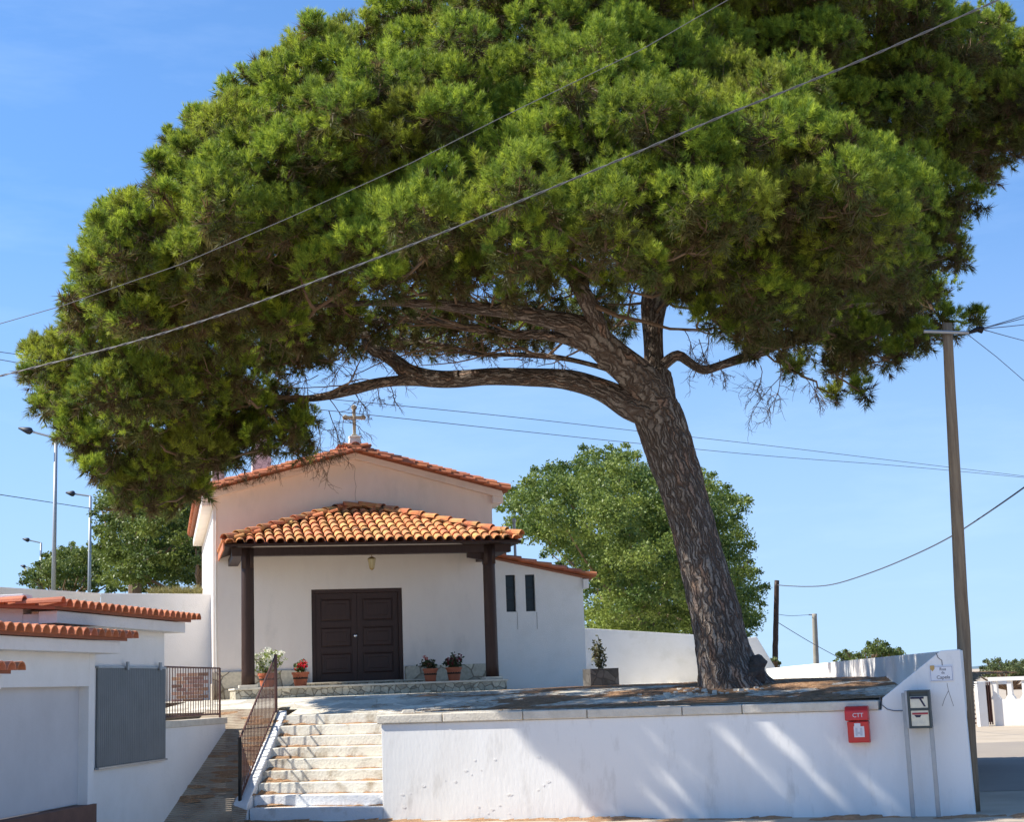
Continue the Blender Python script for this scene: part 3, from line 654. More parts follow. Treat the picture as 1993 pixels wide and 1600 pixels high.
# ================================================================== THE GREAT PINE
OUT = [(52, 650), (95, 660), (128, 660), (126, 610), (128, 575), (152, 560), (152, 510), (178, 470), (182, 420), (205, 392), (262, 385), (292, 372), (303, 330), (290, 290), (318, 272), (345, 282), (388, 218), (437, 215), (440, 155), (497, 150), (505, 112), (560, 105), (575, 62), (640, 38), (705, 25), (760, -25), (900, -90), (1100, -170), (1400, -190), (1650, -130), (1800, -60), (1868, 5), (1885, 22), (1935, 5), (1955, 30), (1985, 60), (2060, 90), (2090, 250), (2010, 300), (1965, 350), (1930, 365), (1915, 420), (1878, 455), (1880, 480), (1893, 500), (1885, 545), (1850, 560), (1835, 600), (1850, 605), (1870, 582), (1905, 600), (1908, 640), (1870, 668), (1835, 690), (1790, 705), (1745, 725), (1710, 752), (1650, 795), (1600, 772), (1606, 740), (1545, 728), (1480, 712), (1440, 690), (1405, 650), (1350, 640), (1330, 610), (1240, 575), (1180, 580), (1100, 560), (1040, 590), (980, 590), (900, 585), (800, 590), (720, 600), (700, 640), (650, 690), (560, 720), (520, 775), (590, 800), (600, 850), (575, 890), (540, 885), (520, 860), (480, 870), (440, 915), (410, 935), (375, 1000), (300, 1003), (240, 1000), (185, 935), (145, 890), (103, 850), (72, 795), (45, 738)]
CTRL = np.array([(100, 750, 27.5), (60, 690, 28), (300, 900, 27.6), (430, 850, 27.6), (540, 850, 28), (200, 600, 25.5), (300, 600, 24.5), (400, 700, 26), (520, 720, 27.5), (500, 620, 24.5), (300, 380, 24.5), (500, 200, 24), (500, 450, 22.2), (400, 530, 22), (350, 700, 25.5),
    (700, 520, 21.2), (850, 420, 20.8), (980, 370, 21.2), (1000, 520, 20.8), (740, 370, 24.2), (900, 330, 23.8), (600, 330, 22.6), (700, 230, 22.6), (850, 240, 22.4), (900, 150, 23.6), (1000, 100, 24.2), (800, 40, 25.5), (1150, 150, 22), (1260, 220, 21), (1120, 310, 22.6), (1200, 90, 24.6), (1300, 30, 26.5), (1480, 100, 27.5),
    (1430, 200, 24), (1500, 240, 21), (1600, 330, 21), (1700, 430, 21.8), (1400, 450, 20.8), (1200, 450, 20.6), (1330, 330, 21), (1350, 580, 23.5), (1560, 520, 22.8), (1650, 200, 27), (1900, 100, 28), (1900, 300, 29.5), (1860, 500, 30), (1700, 640, 29.5), (1880, 630, 30), (1600, 720, 29.5), (1800, 450, 28.5), (1780, 300, 27.5), (1100, 600, 24), (900, 600, 23), (600, 640, 27.5)])
CTRL[(CTRL[:, 2] < 25) & (CTRL[:, 0] > 330) & (CTRL[:, 1] < 590), 2] -= 1.3
CTRL[(CTRL[:, 2] < 24) & (CTRL[:, 0] > 450) & (CTRL[:, 0] < 1000) & (CTRL[:, 1] < 450), 2] -= .9
CTRL[(CTRL[:, 0] > 600) & (CTRL[:, 0] < 1550) & (CTRL[:, 2] > 24.9) & (CTRL[:, 1] < 130), 2] -= .8
CTRL = CTRL[~((CTRL[:, 0] > 190) & (CTRL[:, 0] < 510) & (CTRL[:, 1] > 300) & (CTRL[:, 1] < 640))]
CTRL = np.vstack([CTRL, [(200, 500, 21.6), (165, 560, 22.4), (300, 600, 21.4), (300, 450, 21.0), (240, 420, 21.4), (400, 530, 20.8), (340, 670, 22.2), (500, 620, 22.0), (330, 330, 21.4), (450, 230, 21.6), (440, 430, 20.6), (480, 330, 20.7), (520, 520, 20.8), (200, 640, 23.2), (240, 720, 24.8), (140, 650, 25)]])
def dfront(p):
    d2 = np.sum((p[:, None, :] - CTRL[None, :, :2]) ** 2, -1) + 900; w = 1 / d2 ** 2
    return (w * CTRL[None, :, 2]).sum(1) / w.sum(1)
def unproj(p, d):
    a = (p[:, 0] - 996.5) / F; b = -(p[:, 1] - 800) / F
    r = np.array(FW)[None] + a[:, None] * np.array(CR)[None] + b[:, None] * np.array(CU)[None]
    return r * (d / r[:, 1])[:, None] + np.array([0, 0, EYE])
rng = np.random.RandomState(5)
lobes = []   # center, radius, layer
for layer, space in ((0, 55), (1, 64), (2, 80), (3, 95), (4, 105)):
    pts = scatter(OUT, space, rng, 6 if layer == 0 else 12 if layer == 1 else 28, 9000 if layer == 0 else 5000); ed = edgedist(pts, OUT)
    d = dfront(pts) + (0, 1.9, 3.8, 5.7, 8.0)[layer] + rng.uniform(-.85, .85, len(pts)) * (1 if layer == 0 else .6)
    under = (pts[:, 1] > 545) & (pts[:, 0] > 680) & (pts[:, 0] < 1330)
    ok = (d < np.where(pts[:, 0] < 620, 31.0, 33.5)) & ~((layer > 0) & under)
    pts, d, ed = pts[ok], d[ok], ed[ok]
    c = unproj(pts, d); rpx = np.clip(ed + 2, 20, 74 if layer == 0 else 80) * rng.uniform(.75, 1.2, len(pts)); r = rpx * d / F
    for k in range(len(pts)): lobes.append((c[k], r[k], layer, pts[k]))
LEFT = [(45, 650), (130, 655), (128, 575), (155, 510), (185, 420), (290, 370), (300, 300), (440, 160), (560, 110), (540, 300), (420, 500), (400, 700), (470, 860), (375, 1000), (240, 1000), (150, 895), (72, 795), (42, 738)]
pts = scatter(LEFT, 40, rng, 5, 7000); ed = edgedist(pts, OUT); ok = ed < 75; pts, ed = pts[ok], ed[ok]; d = dfront(pts) + .9 + rng.uniform(-.5, .5, len(pts)); c = unproj(pts, d)
for k in range(len(pts)): lobes.append((c[k], np.clip(ed[k] + 4, 20, 42) * d[k] / F, 1, pts[k]))
MIDL = [(160, 570), (205, 470), (300, 400), (450, 420), (450, 600), (300, 650), (220, 630)]
pts = scatter(MIDL, 42, rng, 4, 5000); d = rng.uniform(21.6, 22.9, len(pts)); c = unproj(pts, d)
for k in range(len(pts)): lobes.append((c[k], .36 * rng.uniform(.8, 1.1), 1, pts[k]))
HANG = [(420, 770), (560, 775), (605, 820), (590, 885), (530, 875), (425, 915)]
pts = scatter(HANG, 30, rng, 3); d = rng.uniform(27.8, 29.2, len(pts)); c = unproj(pts, d)
for k in range(len(pts)): lobes.append((c[k], .30 * rng.uniform(.7, 1.15), 1, pts[k]))
# thin flat sprays on the underside
UND = [(520, 620), (700, 590), (1000, 580), (1230, 580), (1235, 640), (1190, 655), (1100, 670), (960, 688), (800, 672), (700, 680), (620, 705), (540, 745)]
pts = scatter(UND, 25, rng, 2); d = rng.uniform(26, 32, len(pts)); c = unproj(pts, d)
for k in range(len(pts)): lobes.append((c[k], .32 * rng.uniform(.7, 1.2), 5, pts[k]))
tp, td, tl, tk, tt, ip, it = [], [], [], [], [], [], []
for c, r, layer, px in lobes:
    # the clump is a dome of small rounded cushions, each a cluster of upright shoots
    ns = int((17 if layer == 0 else 11 if layer == 1 else 7) * (r / .6) ** 1.7) + 4
    if layer == 5: ns = 3
    zmin = -.05 if (c[1] > 26.5 and px[0] > 1250) else -.3
    sd_ = nrmz(rng.randn(ns * 3, 3) + np.array([0, -.15 if layer == 0 else 0, .2])); sd_ = sd_[sd_[:, 2] > zmin][:ns]; flat = np.array([1, 1, .82])
    sc_ = c + sd_ * flat * r * rng.uniform(.72, .95, (len(sd_), 1)); kt = 11 if layer == 0 else 8 if layer == 1 else 5
    sc_ = np.repeat(sc_, kt, 0); sdr = np.repeat(sd_, kt, 0); m = len(sc_); cr0 = min(.19, r * .38)
    hd = nrmz(rng.randn(m, 3) + sdr * .7 + np.array([0, 0, .7])); p_ = sc_ + hd * cr0 * rng.uniform(.5, 1.0, (m, 1)) * np.array([1, 1, 1.15])
    dirs = nrmz(hd * .8 + np.array([0, 0, .55]) + rng.randn(m, 3) * .12)
    base = np.array([.155, .25, .034]) if rng.rand() < .8 else np.array([.23, .25, .04])
    fresh = (rng.rand(m) ** 1.3)[:, None] * rng.uniform(.75, 1)
    col = (base * (1 - fresh) + np.array([.58, .68, .07]) * fresh) * rng.uniform(.8, 1.15)
    tp.append(p_); td.append(dirs); tl.append(np.full(m, .115) * rng.uniform(.8, 1.3, m)); tk.append(np.full(m, layer)); tt.append(col)
    # older brown and olive needles filling the inside of the clump
    n2 = int((60 if layer < 2 and c[1] > 26.5 and px[0] > 1250 else 34 if layer < 2 else 40 if layer == 5 else 22) * (r / .6) ** 2) + 6
    q_ = c + nrmz(rng.randn(n2, 3)) * np.array([1, 1, .75]) * r * .78 * rng.rand(n2, 1) ** .4 - np.array([0, 0, .12 * r]); ip.append(q_)
    o_ = rng.rand(n2, 1); it.append((np.array([.15, .095, .045]) * o_ + np.array([.12, .16, .035]) * (1 - o_)) * rng.uniform(.8, 1.2))
tp = np.vstack(tp); td = np.vstack(td); tl = np.concatenate(tl); tk = np.concatenate(tk); tt = np.vstack(tt); ip = np.vstack(ip); it = np.vstack(it)
# narrow gaps in the crown through which sun reaches the front wall
def clear_gaps(p, mar):
    keep = np.ones(len(p), bool); Ld = np.array(LDIR); nw = np.array(RW.W); n1 = nw - Ld * (nw @ Ld); n1 /= np.linalg.norm(n1); m1 = np.cross(Ld, n1)
    for gx_, gy_, hl, hw in ((1320, 1478, .11, .028), (1450, 1462, .12, .042), (1552, 1475, .12, .028), (1330, 1545, .06, .02), (1700, 1535, .10, .038), (1735, 1480, .09, .015)):
        v = p - np.array(onplane(gx_, gy_, RW.O, RW.U)); t = v @ Ld; keep &= ~((t < -2) & (np.abs(v @ n1) < hl + mar) & (np.abs(v @ m1) < hw + mar))
    return keep
k_ = clear_gaps(tp + td * tl[:, None] * .5, .075); tp, td, tl, tk, tt = tp[k_], td[k_], tl[k_], tk[k_], tt[k_]
k_ = clear_gaps(ip, .10); ip, it = ip[k_], it[k_]
pine = root('stone_pine', P(1415, 1335, 26), 0, 'huge leaning umbrella pine with furrowed trunk, spreading over the terrace and chapel', 'tree')
vs, ts = [], []
for lay, K, w in ((0, 60, .0075), (1, 34, .013), (2, 24, .022), (3, 20, .028), (4, 16, .036), (5, 30, .011)):
    s_ = tk == lay
    if not s_.any(): continue
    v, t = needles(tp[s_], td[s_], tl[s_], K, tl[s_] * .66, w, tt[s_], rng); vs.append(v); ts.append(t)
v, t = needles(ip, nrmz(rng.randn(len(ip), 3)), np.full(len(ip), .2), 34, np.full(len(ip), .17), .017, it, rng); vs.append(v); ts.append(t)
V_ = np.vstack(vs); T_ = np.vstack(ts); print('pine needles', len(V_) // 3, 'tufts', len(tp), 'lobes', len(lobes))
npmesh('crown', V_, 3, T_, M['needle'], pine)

def catmull(pts, step):
    pts = [np.array(p, float) for p in pts]; out = []
    for i in range(len(pts) - 1):
        p0, p1, p2, p3 = pts[max(0, i - 1)], pts[i], pts[i + 1], pts[min(len(pts) - 1, i + 2)]
        L = np.linalg.norm(p2[:3] - p1[:3]); n_ = max(1, int(L / step))
        for k in range(n_):
            t = k / n_; out.append(.5 * ((2 * p1) + (-p0 + p2) * t + (2 * p0 - 5 * p1 + 4 * p2 - p3) * t * t + (-p0 + 3 * p1 - 3 * p2 + p3) * t ** 3))
    out.append(pts[-1]); return out
def limb(name, pl, nseg=20, step=.09, rough=.08, big=False, parent=None):
    """pl: (px, py, depth, radius px); returns spine points"""
    ctrl = []
    for px, py, d, r in pl:
        p = P(px, py, d); ctrl.append((p.x, p.y, p.z, r * d / F * (.92 if big else .97)))
    sp_ = catmull(ctrl, step); V, Fc, UV = [], [], []; a = Vector((0, -1, 0)); L = 0; m = len(sp_)
    ravg = max(.05, float(np.mean([s[3] for s in sp_])))
    for k, s in enumerate(sp_):
        c = Vector(s[:3]); t = (Vector(sp_[min(k + 1, m - 1)][:3]) - Vector(sp_[max(k - 1, 0)][:3])).normalized()
        a = (a - t * a.dot(t)).normalized(); b = t.cross(a)
        if k: L += (c - Vector(sp_[k - 1][:3])).length
        for j in range(nseg + 1):
            th = 2 * math.pi * (j % nseg) / nseg; ct, st = math.cos(th), math.sin(th); r = s[3]
            q = Vector((ct * 1.3, st * 1.3, L * (.9 if big else 1.6)))
            dsp = noise.noise(q * 1.1 + Vector((3, 1, len(pl)))) * rough * 1.5
            if big:
                q2 = Vector((ct * r * 14, st * r * 14, L * 2.2)) + Vector((noise.noise(Vector((ct, st, L)) * 2), 0, 0)) * .8
                d_, _ = noise.voronoi(q2); rid = min(1, (d_[1] - d_[0]) * 2.2); dsp += (rid - .6) * .055 + .02 * noise.noise(q * 9)
                if L < 1.1: dsp += (1.1 - L) ** 2 * .17 * (1 + noise.noise(Vector((ct * 2.2, st * 2.2, 5))) * 1.6)
            V.append(c + (a * ct + b * st) * r * (1 + dsp)); UV.append((j / nseg * 2 * math.pi * ravg, L))
    for k in range(m - 1):
        for j in range(nseg):
            i0 = k * (nseg + 1) + j; Fc.append((i0, i0 + 1, i0 + nseg + 2, i0 + nseg + 1))
    me = bpy.data.meshes.new(name); Mi = parent.matrix_basis.inverted(); me.from_pydata([Mi @ v for v in V], [], Fc)
    uvl = me.uv_layers.new(name='bark'); uvl.data.foreach_set('uv', np.array([UV[l.vertex_index] for l in me.loops], dtype=np.float32).ravel())
    me.polygons.foreach_set('use_smooth', [True] * len(me.polygons)); me.materials.append(M['bark']); me.update()
    o = bpy.data.objects.new(name, me); COL.objects.link(o); o.parent = parent
    return [Vector(s[:3]) for s in sp_]
spines = []
def LB(pl, name='limb', **k): spines.append(limb(name, pl, parent=pine, **k))
LB([(1428, 1352, 26, 70), (1420, 1325, 26, 64), (1407, 1270, 26, 58), (1392, 1200, 26, 54), (1372, 1120, 26, 50), (1350, 1030, 26, 48), (1327, 950, 26, 48), (1306, 890, 26, 50), (1288, 835, 26, 54), (1276, 790, 26.05, 52), (1280, 755, 26.1, 38), (1284, 725, 26.2, 24)], 'trunk', nseg=72, step=.045, big=True)
LB([(1300, 850, 25.95, 40), (1262, 805, 25.9, 34), (1225, 790, 25.85, 29), (1180, 764, 25.9, 24), (1123, 743, 26.1, 22), (1050, 736, 26.4, 19), (952, 733, 26.8, 17.5), (861, 739, 27.2, 18), (800, 727, 27.5, 19), (772, 706, 27.7, 15), (748, 690, 27.9, 14), (722, 678, 28, 12), (712, 655, 28.1, 11), (700, 635, 28.2, 8)])
LB([(861, 742, 27.2, 13), (800, 740, 27.4, 12), (740, 745, 27.7, 11), (690, 757, 28, 11), (640, 770, 28.3, 9), (595, 776, 28.5, 7), (530, 775, 28.4, 5), (450, 760, 28, 4)])
LB([(1290, 830, 25.9, 40), (1272, 780, 25.9, 42), (1240, 735, 25.7, 38), (1190, 690, 25.3, 34), (1150, 655, 25, 31), (1110, 632, 24.8, 25), (1050, 618, 24.6, 18), (980, 605, 24.3, 14), (900, 598, 24, 12), (820, 590, 24, 9), (700, 590, 24.3, 6), (560, 600, 25, 4)])
LB([(1170, 670, 25.1, 24), (1160, 625, 24.8, 20), (1145, 590, 24.5, 18), (1125, 555, 24.2, 15), (1090, 520, 24, 12), (1030, 510, 24, 9), (960, 500, 24, 6)])
LB([(1185, 690, 25.3, 20), (1120, 665, 25.3, 13), (1060, 652, 25.6, 11), (990, 650, 25.9, 9), (920, 640, 26.3, 8), (840, 625, 26.8, 7), (740, 625, 27.3, 6), (620, 640, 28, 4)], nseg=12)
LB([(1220, 725, 25.6, 14), (1175, 716, 25.6, 6), (1110, 700, 26, 5.5), (1050, 692, 26.5, 6), (990, 690, 27, 5), (930, 690, 27.3, 4), (870, 672, 27.8, 3.5), (780, 660, 28.3, 3)], nseg=10)
LB([(1284, 790, 26.15, 30), (1276, 740, 26.2, 24), (1272, 690, 26.4, 19), (1270, 640, 26.6, 22), (1272, 590, 26.8, 27), (1285, 540, 26.8, 28), (1300, 470, 26.5, 24), (1320, 380, 26, 18), (1330, 250, 25.6, 13), (1280, 120, 25.5, 8)])
LB([(1272, 560, 26.8, 16), (1230, 510, 26.3, 12), (1190, 440, 25.4, 9), (1120, 360, 24.8, 7), (1000, 260, 24.5, 5)], nseg=10)
LB([(1285, 715, 26.2, 12), (1318, 692, 26.4, 11), (1345, 708, 26.6, 9.5), (1368, 720, 26.8, 9), (1400, 712, 27, 9), (1435, 700, 27.3, 10), (1480, 685, 27.6, 11), (1560, 650, 28, 10), (1660, 615, 28.6, 8), (1760, 600, 29.2, 5)], nseg=14)
LB([(1290, 560, 26.8, 14), (1380, 560, 27, 8), (1480, 585, 27.4, 7), (1580, 600, 28, 6), (1720, 590, 28.8, 5)], nseg=10)
LB([(1300, 480, 26.5, 14), (1400, 400, 26.2, 11), (1520, 330, 26, 8), (1640, 250, 26.6, 6), (1800, 180, 27.5, 4)], nseg=10)
# burl at the fork and foot
for (px, py, d, r) in ((1290, 805, 25.68, .16), (1462, 1318, 25.75, .24), (1468, 1300, 25.8, .2)):
    mb = MB(); c = P(px, py, d); prof = [(max(.001, r * math.sin(math.pi * k / 10)) * (1 + .1 * math.sin(k * 2.3)), -r * math.cos(math.pi * k / 10)) for k in range(11)]; mb.lathe(c, prof, 18)
    for k in range(len(mb.v)): mb.v[k] += Vector((1, 1, 1)) * .07 * noise.noise(mb.v[k] * 6)
    mb.build('burl', M['burl'], pine, smooth=True)

# twig network (greedy, towards every lobe)
nodes = [];
for sp_ in spines[1:]: nodes += [np.array(v) for v in sp_[len(sp_) // 3::3]]
nodes = np.array(nodes); tw = MB(); fork = np.array(P(1276, 760, 26))
lob = sorted(lobes, key=lambda l: np.linalg.norm(l[0] - fork))
def wiggle(a, b, n_, amp):
    out = []
    L = np.linalg.norm(b - a)
    for k in range(n_ + 1):
        t = k / n_; q = a * (1 - t) + b * t; e = math.sin(math.pi * t)
        q = q + rng.randn(3) * amp * L * .35 * e + np.array([0, 0, -amp * L * e]); out.append(q)
    return out
tf, tv_, = [], []
def fast_tube(pts, r0, r1, n_=4):
    tw.tube(pts, [r0 + (r1 - r0) * k / (len(pts) - 1) for k in range(len(pts))], n_, cap=False)
for c, r, layer, px in lob:
    k = np.argmin(np.sum((nodes - c) ** 2, 1) + .6 * (nodes[:, 2] > c[2] + .3)); a = nodes[k]
    pts = wiggle(a, c, 5, .09); L = np.linalg.norm(c - a)
    fast_tube(pts, min(.05, .016 + .012 * L), .012, 5); nodes = np.vstack([nodes, pts[2:]])
    for q in range(7 if layer < 2 else 4):
        e = c + nrmz(rng.randn(3) + np.array([0, 0, .25])) * r * .9 * np.array([1, 1, .75]); fast_tube(wiggle(pts[rng.randint(3, 6)], e, 3, .1), .010, .005, 3)
sps = [np.array(v) for sp_ in spines[2:8] for v in sp_[len(sp_) // 4::2]]
for k in range(70):
    a = sps[rng.randint(len(sps))]; dr0 = nrmz(np.array([rng.uniform(-1.3, .5), rng.uniform(-.8, .9), rng.uniform(.0, .35)])); L = rng.uniform(1.0, 2.6); q = a.copy(); pts = [q.copy()]
    for j in range(9):
        dr0 = nrmz(dr0 + rng.randn(3) * .16); q = q + dr0 * L / 9; pts.append(q.copy())
    fast_tube(pts, rng.uniform(.014, .032), .006, 5)
# bare hanging twigs under the canopy
def deadtwig(p, d, L, depth, r):
    pts = [p]; q = p.copy(); dd = d.copy(); n_ = 5
    for k in range(n_):
        dd = nrmz(dd + rng.randn(3) * .22 + np.array([0, 0, -.08])); q = q + dd * L / n_; pts.append(q.copy())
        if depth > 0 and k >= 1:
            for _ in range(2 if depth > 1 else 2): deadtwig(q.copy(), nrmz(dd + rng.randn(3) * .75), L * rng.uniform(.3, .6), depth - 1, r * .65)
    fast_tube(pts, r, r * .5, 3)
for px, py, d, L, dx in ((1520, 715, 27.6, .85, -.1), (1525, 720, 27.8, .95, -.35), (1560, 720, 28, .7, .2), (1480, 712, 27.5, .6, .15), (1580, 735, 28.2, .5, .1), (600, 790, 29, .9, .1), (640, 775, 28.5, .8, .3), (560, 800, 29.2, 1.0, .05), (690, 760, 28, .5, .2), (610, 800, 29, 1.1, .4), (580, 830, 29.3, .7, .4), (760, 752, 27.7, .35, .1), (735, 755, 27.7, .3, -.1), (640, 800, 29, .8, .3), (560, 700, 28, .9, .9), (620, 700, 28, .8, .9), (700, 690, 28, .8, .8), (820, 680, 28, .7, .9), (900, 690, 27.6, .6, .9), (980, 700, 27.2, .6, .9), (1060, 690, 26.6, .6, .8), (1330, 640, 26.8, .8, .3), (1360, 660, 27, .6, .2), (1340, 600, 27, 1.0, .6), (1400, 700, 27, .4, .2), (720, 670, 28, .9, -.9), (620, 730, 28.3, .9, -.9), (1000, 650, 26.5, .9, -1.2), (850, 660, 27.5, 1.0, -1.4)):
    deadtwig(np.array(P(px, py, d)), nrmz(np.array([dx, rng.uniform(-.2, .2), -.6 if abs(dx) < .7 else -.1])), L, 2, .011)
tw.build('twigs', M['twig'], pine); pine.children[-1]['kind'] = 'stuff'

# ================================================================== BROADLEAF TREES
def leaftree(name, poly, depth, thick, label, cat='tree', group=None, leaf=.16, space=34, dens=1.0, base=(.075, .115, .025), alt=(.16, .20, .045), trunk=None, seed=1, basez=1.7, rl=(14, 46)):
    rg = np.random.RandomState(seed)
    P_ = np.array(poly); cx_, cy_ = P_.mean(0); bz = P(cx_, P_[:, 1].max(), depth)
    r_ = root(name, (bz.x, depth, basez), 0, label, cat, group)
    lo, hi = P_.min(0), P_.max(0); half = (hi - lo) / 2; cen = (hi + lo) / 2; vs, ts = [], []; cs = []
    for layer in range(3):
        pts = scatter(poly, space * (1 + .25 * layer), rg, 8 if layer == 0 else 20, 5000); ed = edgedist(pts, poly)
        q = np.clip(ed / (min(half) * .9), 0, 1); d = depth + thick - thick * 1.9 * (1 if layer < 2 else .4) * np.sqrt(1 - (1 - q) ** 2) * (1 - layer * .5) + rg.uniform(-.12, .12, len(pts)) * thick * 2
        r = np.clip(ed - 4, rl[0], rl[1]) * d / F * rg.uniform(.7, 1.15, len(pts)); c = unproj(pts, d)
        for k in range(len(pts)):
            n_ = int(dens * 330 * (r[k] / .8) ** 2 * (.16 / leaf) ** 2) + 30; dd = nrmz(rg.randn(n_, 3)); dd = dd[dd[:, 2] > -.7]; bump_ = 1 if layer else .85 + .3 * np.sin(dd[:, :1] * 5 + k) * np.sin(dd[:, 2:] * 6 + k * 2)
            p_ = c[k] + dd * r[k] * np.array([1, 1, .8]) * (rg.rand(len(dd), 1) ** .4) * bump_ * (1 + .18 * np.sin(dd[:, :1] * 9 + dd[:, 1:2] * 7))
            f = np.clip(rg.rand(len(dd), 1) * .6 + (rg.rand() - .35) * 1.1, 0, 1); col = np.array(base) * (1 - f) + np.array(alt) * f
            v, t = leaves(p_, leaf, col * rg.uniform(.75, 1.2, (len(dd), 1)), rg); vs.append(v); ts.append(t); cs.append(c[k])
    npmesh('crown', np.vstack(vs), 4, np.vstack(ts), M['leaf'], r_)
    mb = MB(); cc = np.array(cs); top_ = cc.mean(0)
    px, py = (trunk if trunk else (cx_, P_[:, 1].max()))
    bp_ = P(px, py, depth); mb.tube([(bp_.x, depth, basez - .3), (bp_.x, depth, (basez + top_[2]) / 2), tuple(top_)], [.035 * np.ptp(cc[:, 2]) + .08, .03 * np.ptp(cc[:, 2]) + .05, .05], 10)
    for k in rg.permutation(len(cs))[:26]: mb.tube([tuple(v) for v in wiggle(np.array([bp_.x, depth, (basez + top_[2]) / 2]), cs[k], 4, .05)], [.09, .07, .05, .04, .02], 5, cap=False)
    mb.build('trunk', M['twig'], r_)
    return r_
leaftree('round_tree', [(962, 960), (985, 935), (1035, 905), (1070, 890), (1110, 885), (1120, 868), (1150, 860), (1200, 850), (1245, 862), (1262, 885), (1300, 880), (1380, 905), (1410, 935), (1465, 955), (1472, 985), (1455, 1020), (1480, 1060), (1470, 1090), (1500, 1130), (1503, 1180), (1490, 1215), (1450, 1275), (1300, 1285), (1140, 1280), (1100, 1120), (1010, 1070), (965, 1020)], 58, 8,
    'large round olive-green tree behind the annexe and the pine trunk', leaf=.115, space=25, dens=1.5, seed=3, rl=(12, 40), base=(.085, .14, .025), alt=(.25, .31, .06))
leaftree('dark_tree', [(185, 960), (195, 900), (240, 880), (300, 900), (400, 900), (425, 960), (420, 1160), (190, 1165), (190, 1100), (172, 1040), (172, 1000)], 52, 5,
    'dark green leafy tree at the left edge of the chapel, under the pine', leaf=.11, space=22, dens=1.9, seed=4, basez=4.6, base=(.065, .105, .02), alt=(.20, .25, .05), rl=(12, 34))
leaftree('hedge_tree', [(32, 1115), (55, 1098), (82, 1072), (120, 1054), (160, 1048), (200, 1050), (235, 1070), (230, 1165), (30, 1160), (30, 1140)], 70, 5,
    'lower rounded trees behind the tall lamp posts, far left', leaf=.14, space=18, dens=1.9, seed=5, basez=4.6, base=(.08, .12, .025), alt=(.22, .26, .06), rl=(9, 26))
leaftree('garden_tree', [(1615, 1265), (1640, 1258), (1665, 1262), (1695, 1240), (1720, 1238), (1750, 1252), (1775, 1275), (1780, 1300), (1615, 1300)], 75, 3,
    'small bushy tree showing over the sunlit side wall', leaf=.12, space=14, dens=1.6, seed=6, basez=0, rl=(7, 18))
leaftree('roadside_tree', [(1890, 1310), (1905, 1290), (1925, 1272), (1950, 1278), (1975, 1280), (2010, 1270), (2050, 1300), (2050, 1340), (1895, 1330)], 75, 3,
    'grey-green tree behind the low balustrade wall at the right edge', leaf=.12, space=14, dens=1.6, seed=8, basez=0, rl=(7, 18), base=(.09, .12, .04), alt=(.16, .19, .07))
leaftree('wild_bush', [(1488, 1302), (1492, 1278), (1508, 1268), (1525, 1280), (1540, 1300)], 50, .8,
    'pale green weedy bush at the foot of the black pole', 'bush', leaf=.12, space=12, dens=.7, seed=9, basez=0.5, rl=(4, 9), base=(.12, .15, .05), alt=(.22, .24, .09))
leaftree('far_palm_bush', [(372, 1060), (385, 1030), (402, 1040), (405, 1120), (375, 1120)], 47, .8,
    'bright spiky bush close against the chapel side wall', 'bush', leaf=.30, space=14, dens=.7, seed=19, basez=4.4, rl=(6, 12), base=(.10, .14, .04), alt=(.2, .24, .08))
# grass tufts on the embankment: uncountable
rg = np.random.RandomState(2); n_ = 1800; gp_ = unproj(np.stack([rg.uniform(290, 420, n_), rg.uniform(1140, 1170, n_)], 1), rg.uniform(44, 50, n_)); gp_[:, 2] = np.minimum(gp_[:, 2], 4.75)
v, t = needles(gp_, np.tile([0, 0, 1.], (n_, 1)), np.full(n_, .1), 4, np.full(n_, .22), .02, np.tile([.22, .20, .07], (n_, 1)), rg)
tag(npmesh('dry_grass', v, 3, t, M['leaf']), 'dry yellow grass along the top of the bank', 'grass', kind='stuff')
# shrub in planter
def shrub(parent, name, c, h, r, n_, size, base, alt, seed=1, stems=6):
    rg = np.random.RandomState(seed); mb = MB(); tips = []
    for k in range(stems):
        a = rg.rand() * 6.28; e = np.array(c) + np.array([math.cos(a) * r * rg.uniform(.2, 1), math.sin(a) * r * rg.uniform(.2, 1), h * rg.uniform(.5, 1)])
        w_ = [np.array(c) * (1 - t) + e * t + rg.randn(3) * .02 for t in (0, .35, .7, 1)]; mb.tube([tuple(x) for x in w_], .007, 4); tips += w_[1:]
    mb.build('stems', M['twig'], parent)
    tips = np.array(tips); p_ = tips[rg.randint(0, len(tips), n_)] + rg.randn(n_, 3) * np.array([r, r, h * .5]) * .22
    f = rg.rand(n_, 1); v, t = leaves(p_, size, np.array(base) * (1 - f) + np.array(alt) * f, rg)
    return npmesh(name, v, 4, t, M['leaf'], parent), tips
sh = root('planter_shrub', (plp.x, plp.y, pz1 - .05), 0, 'sparse olive shrub growing in the stone planter', 'shrub')
shrub(sh, 'leaves', (plp.x, plp.y, pz1 - .05), .62, .20, 420, .075, (.06, .07, .03), (.17, .16, .08), 3, 9)

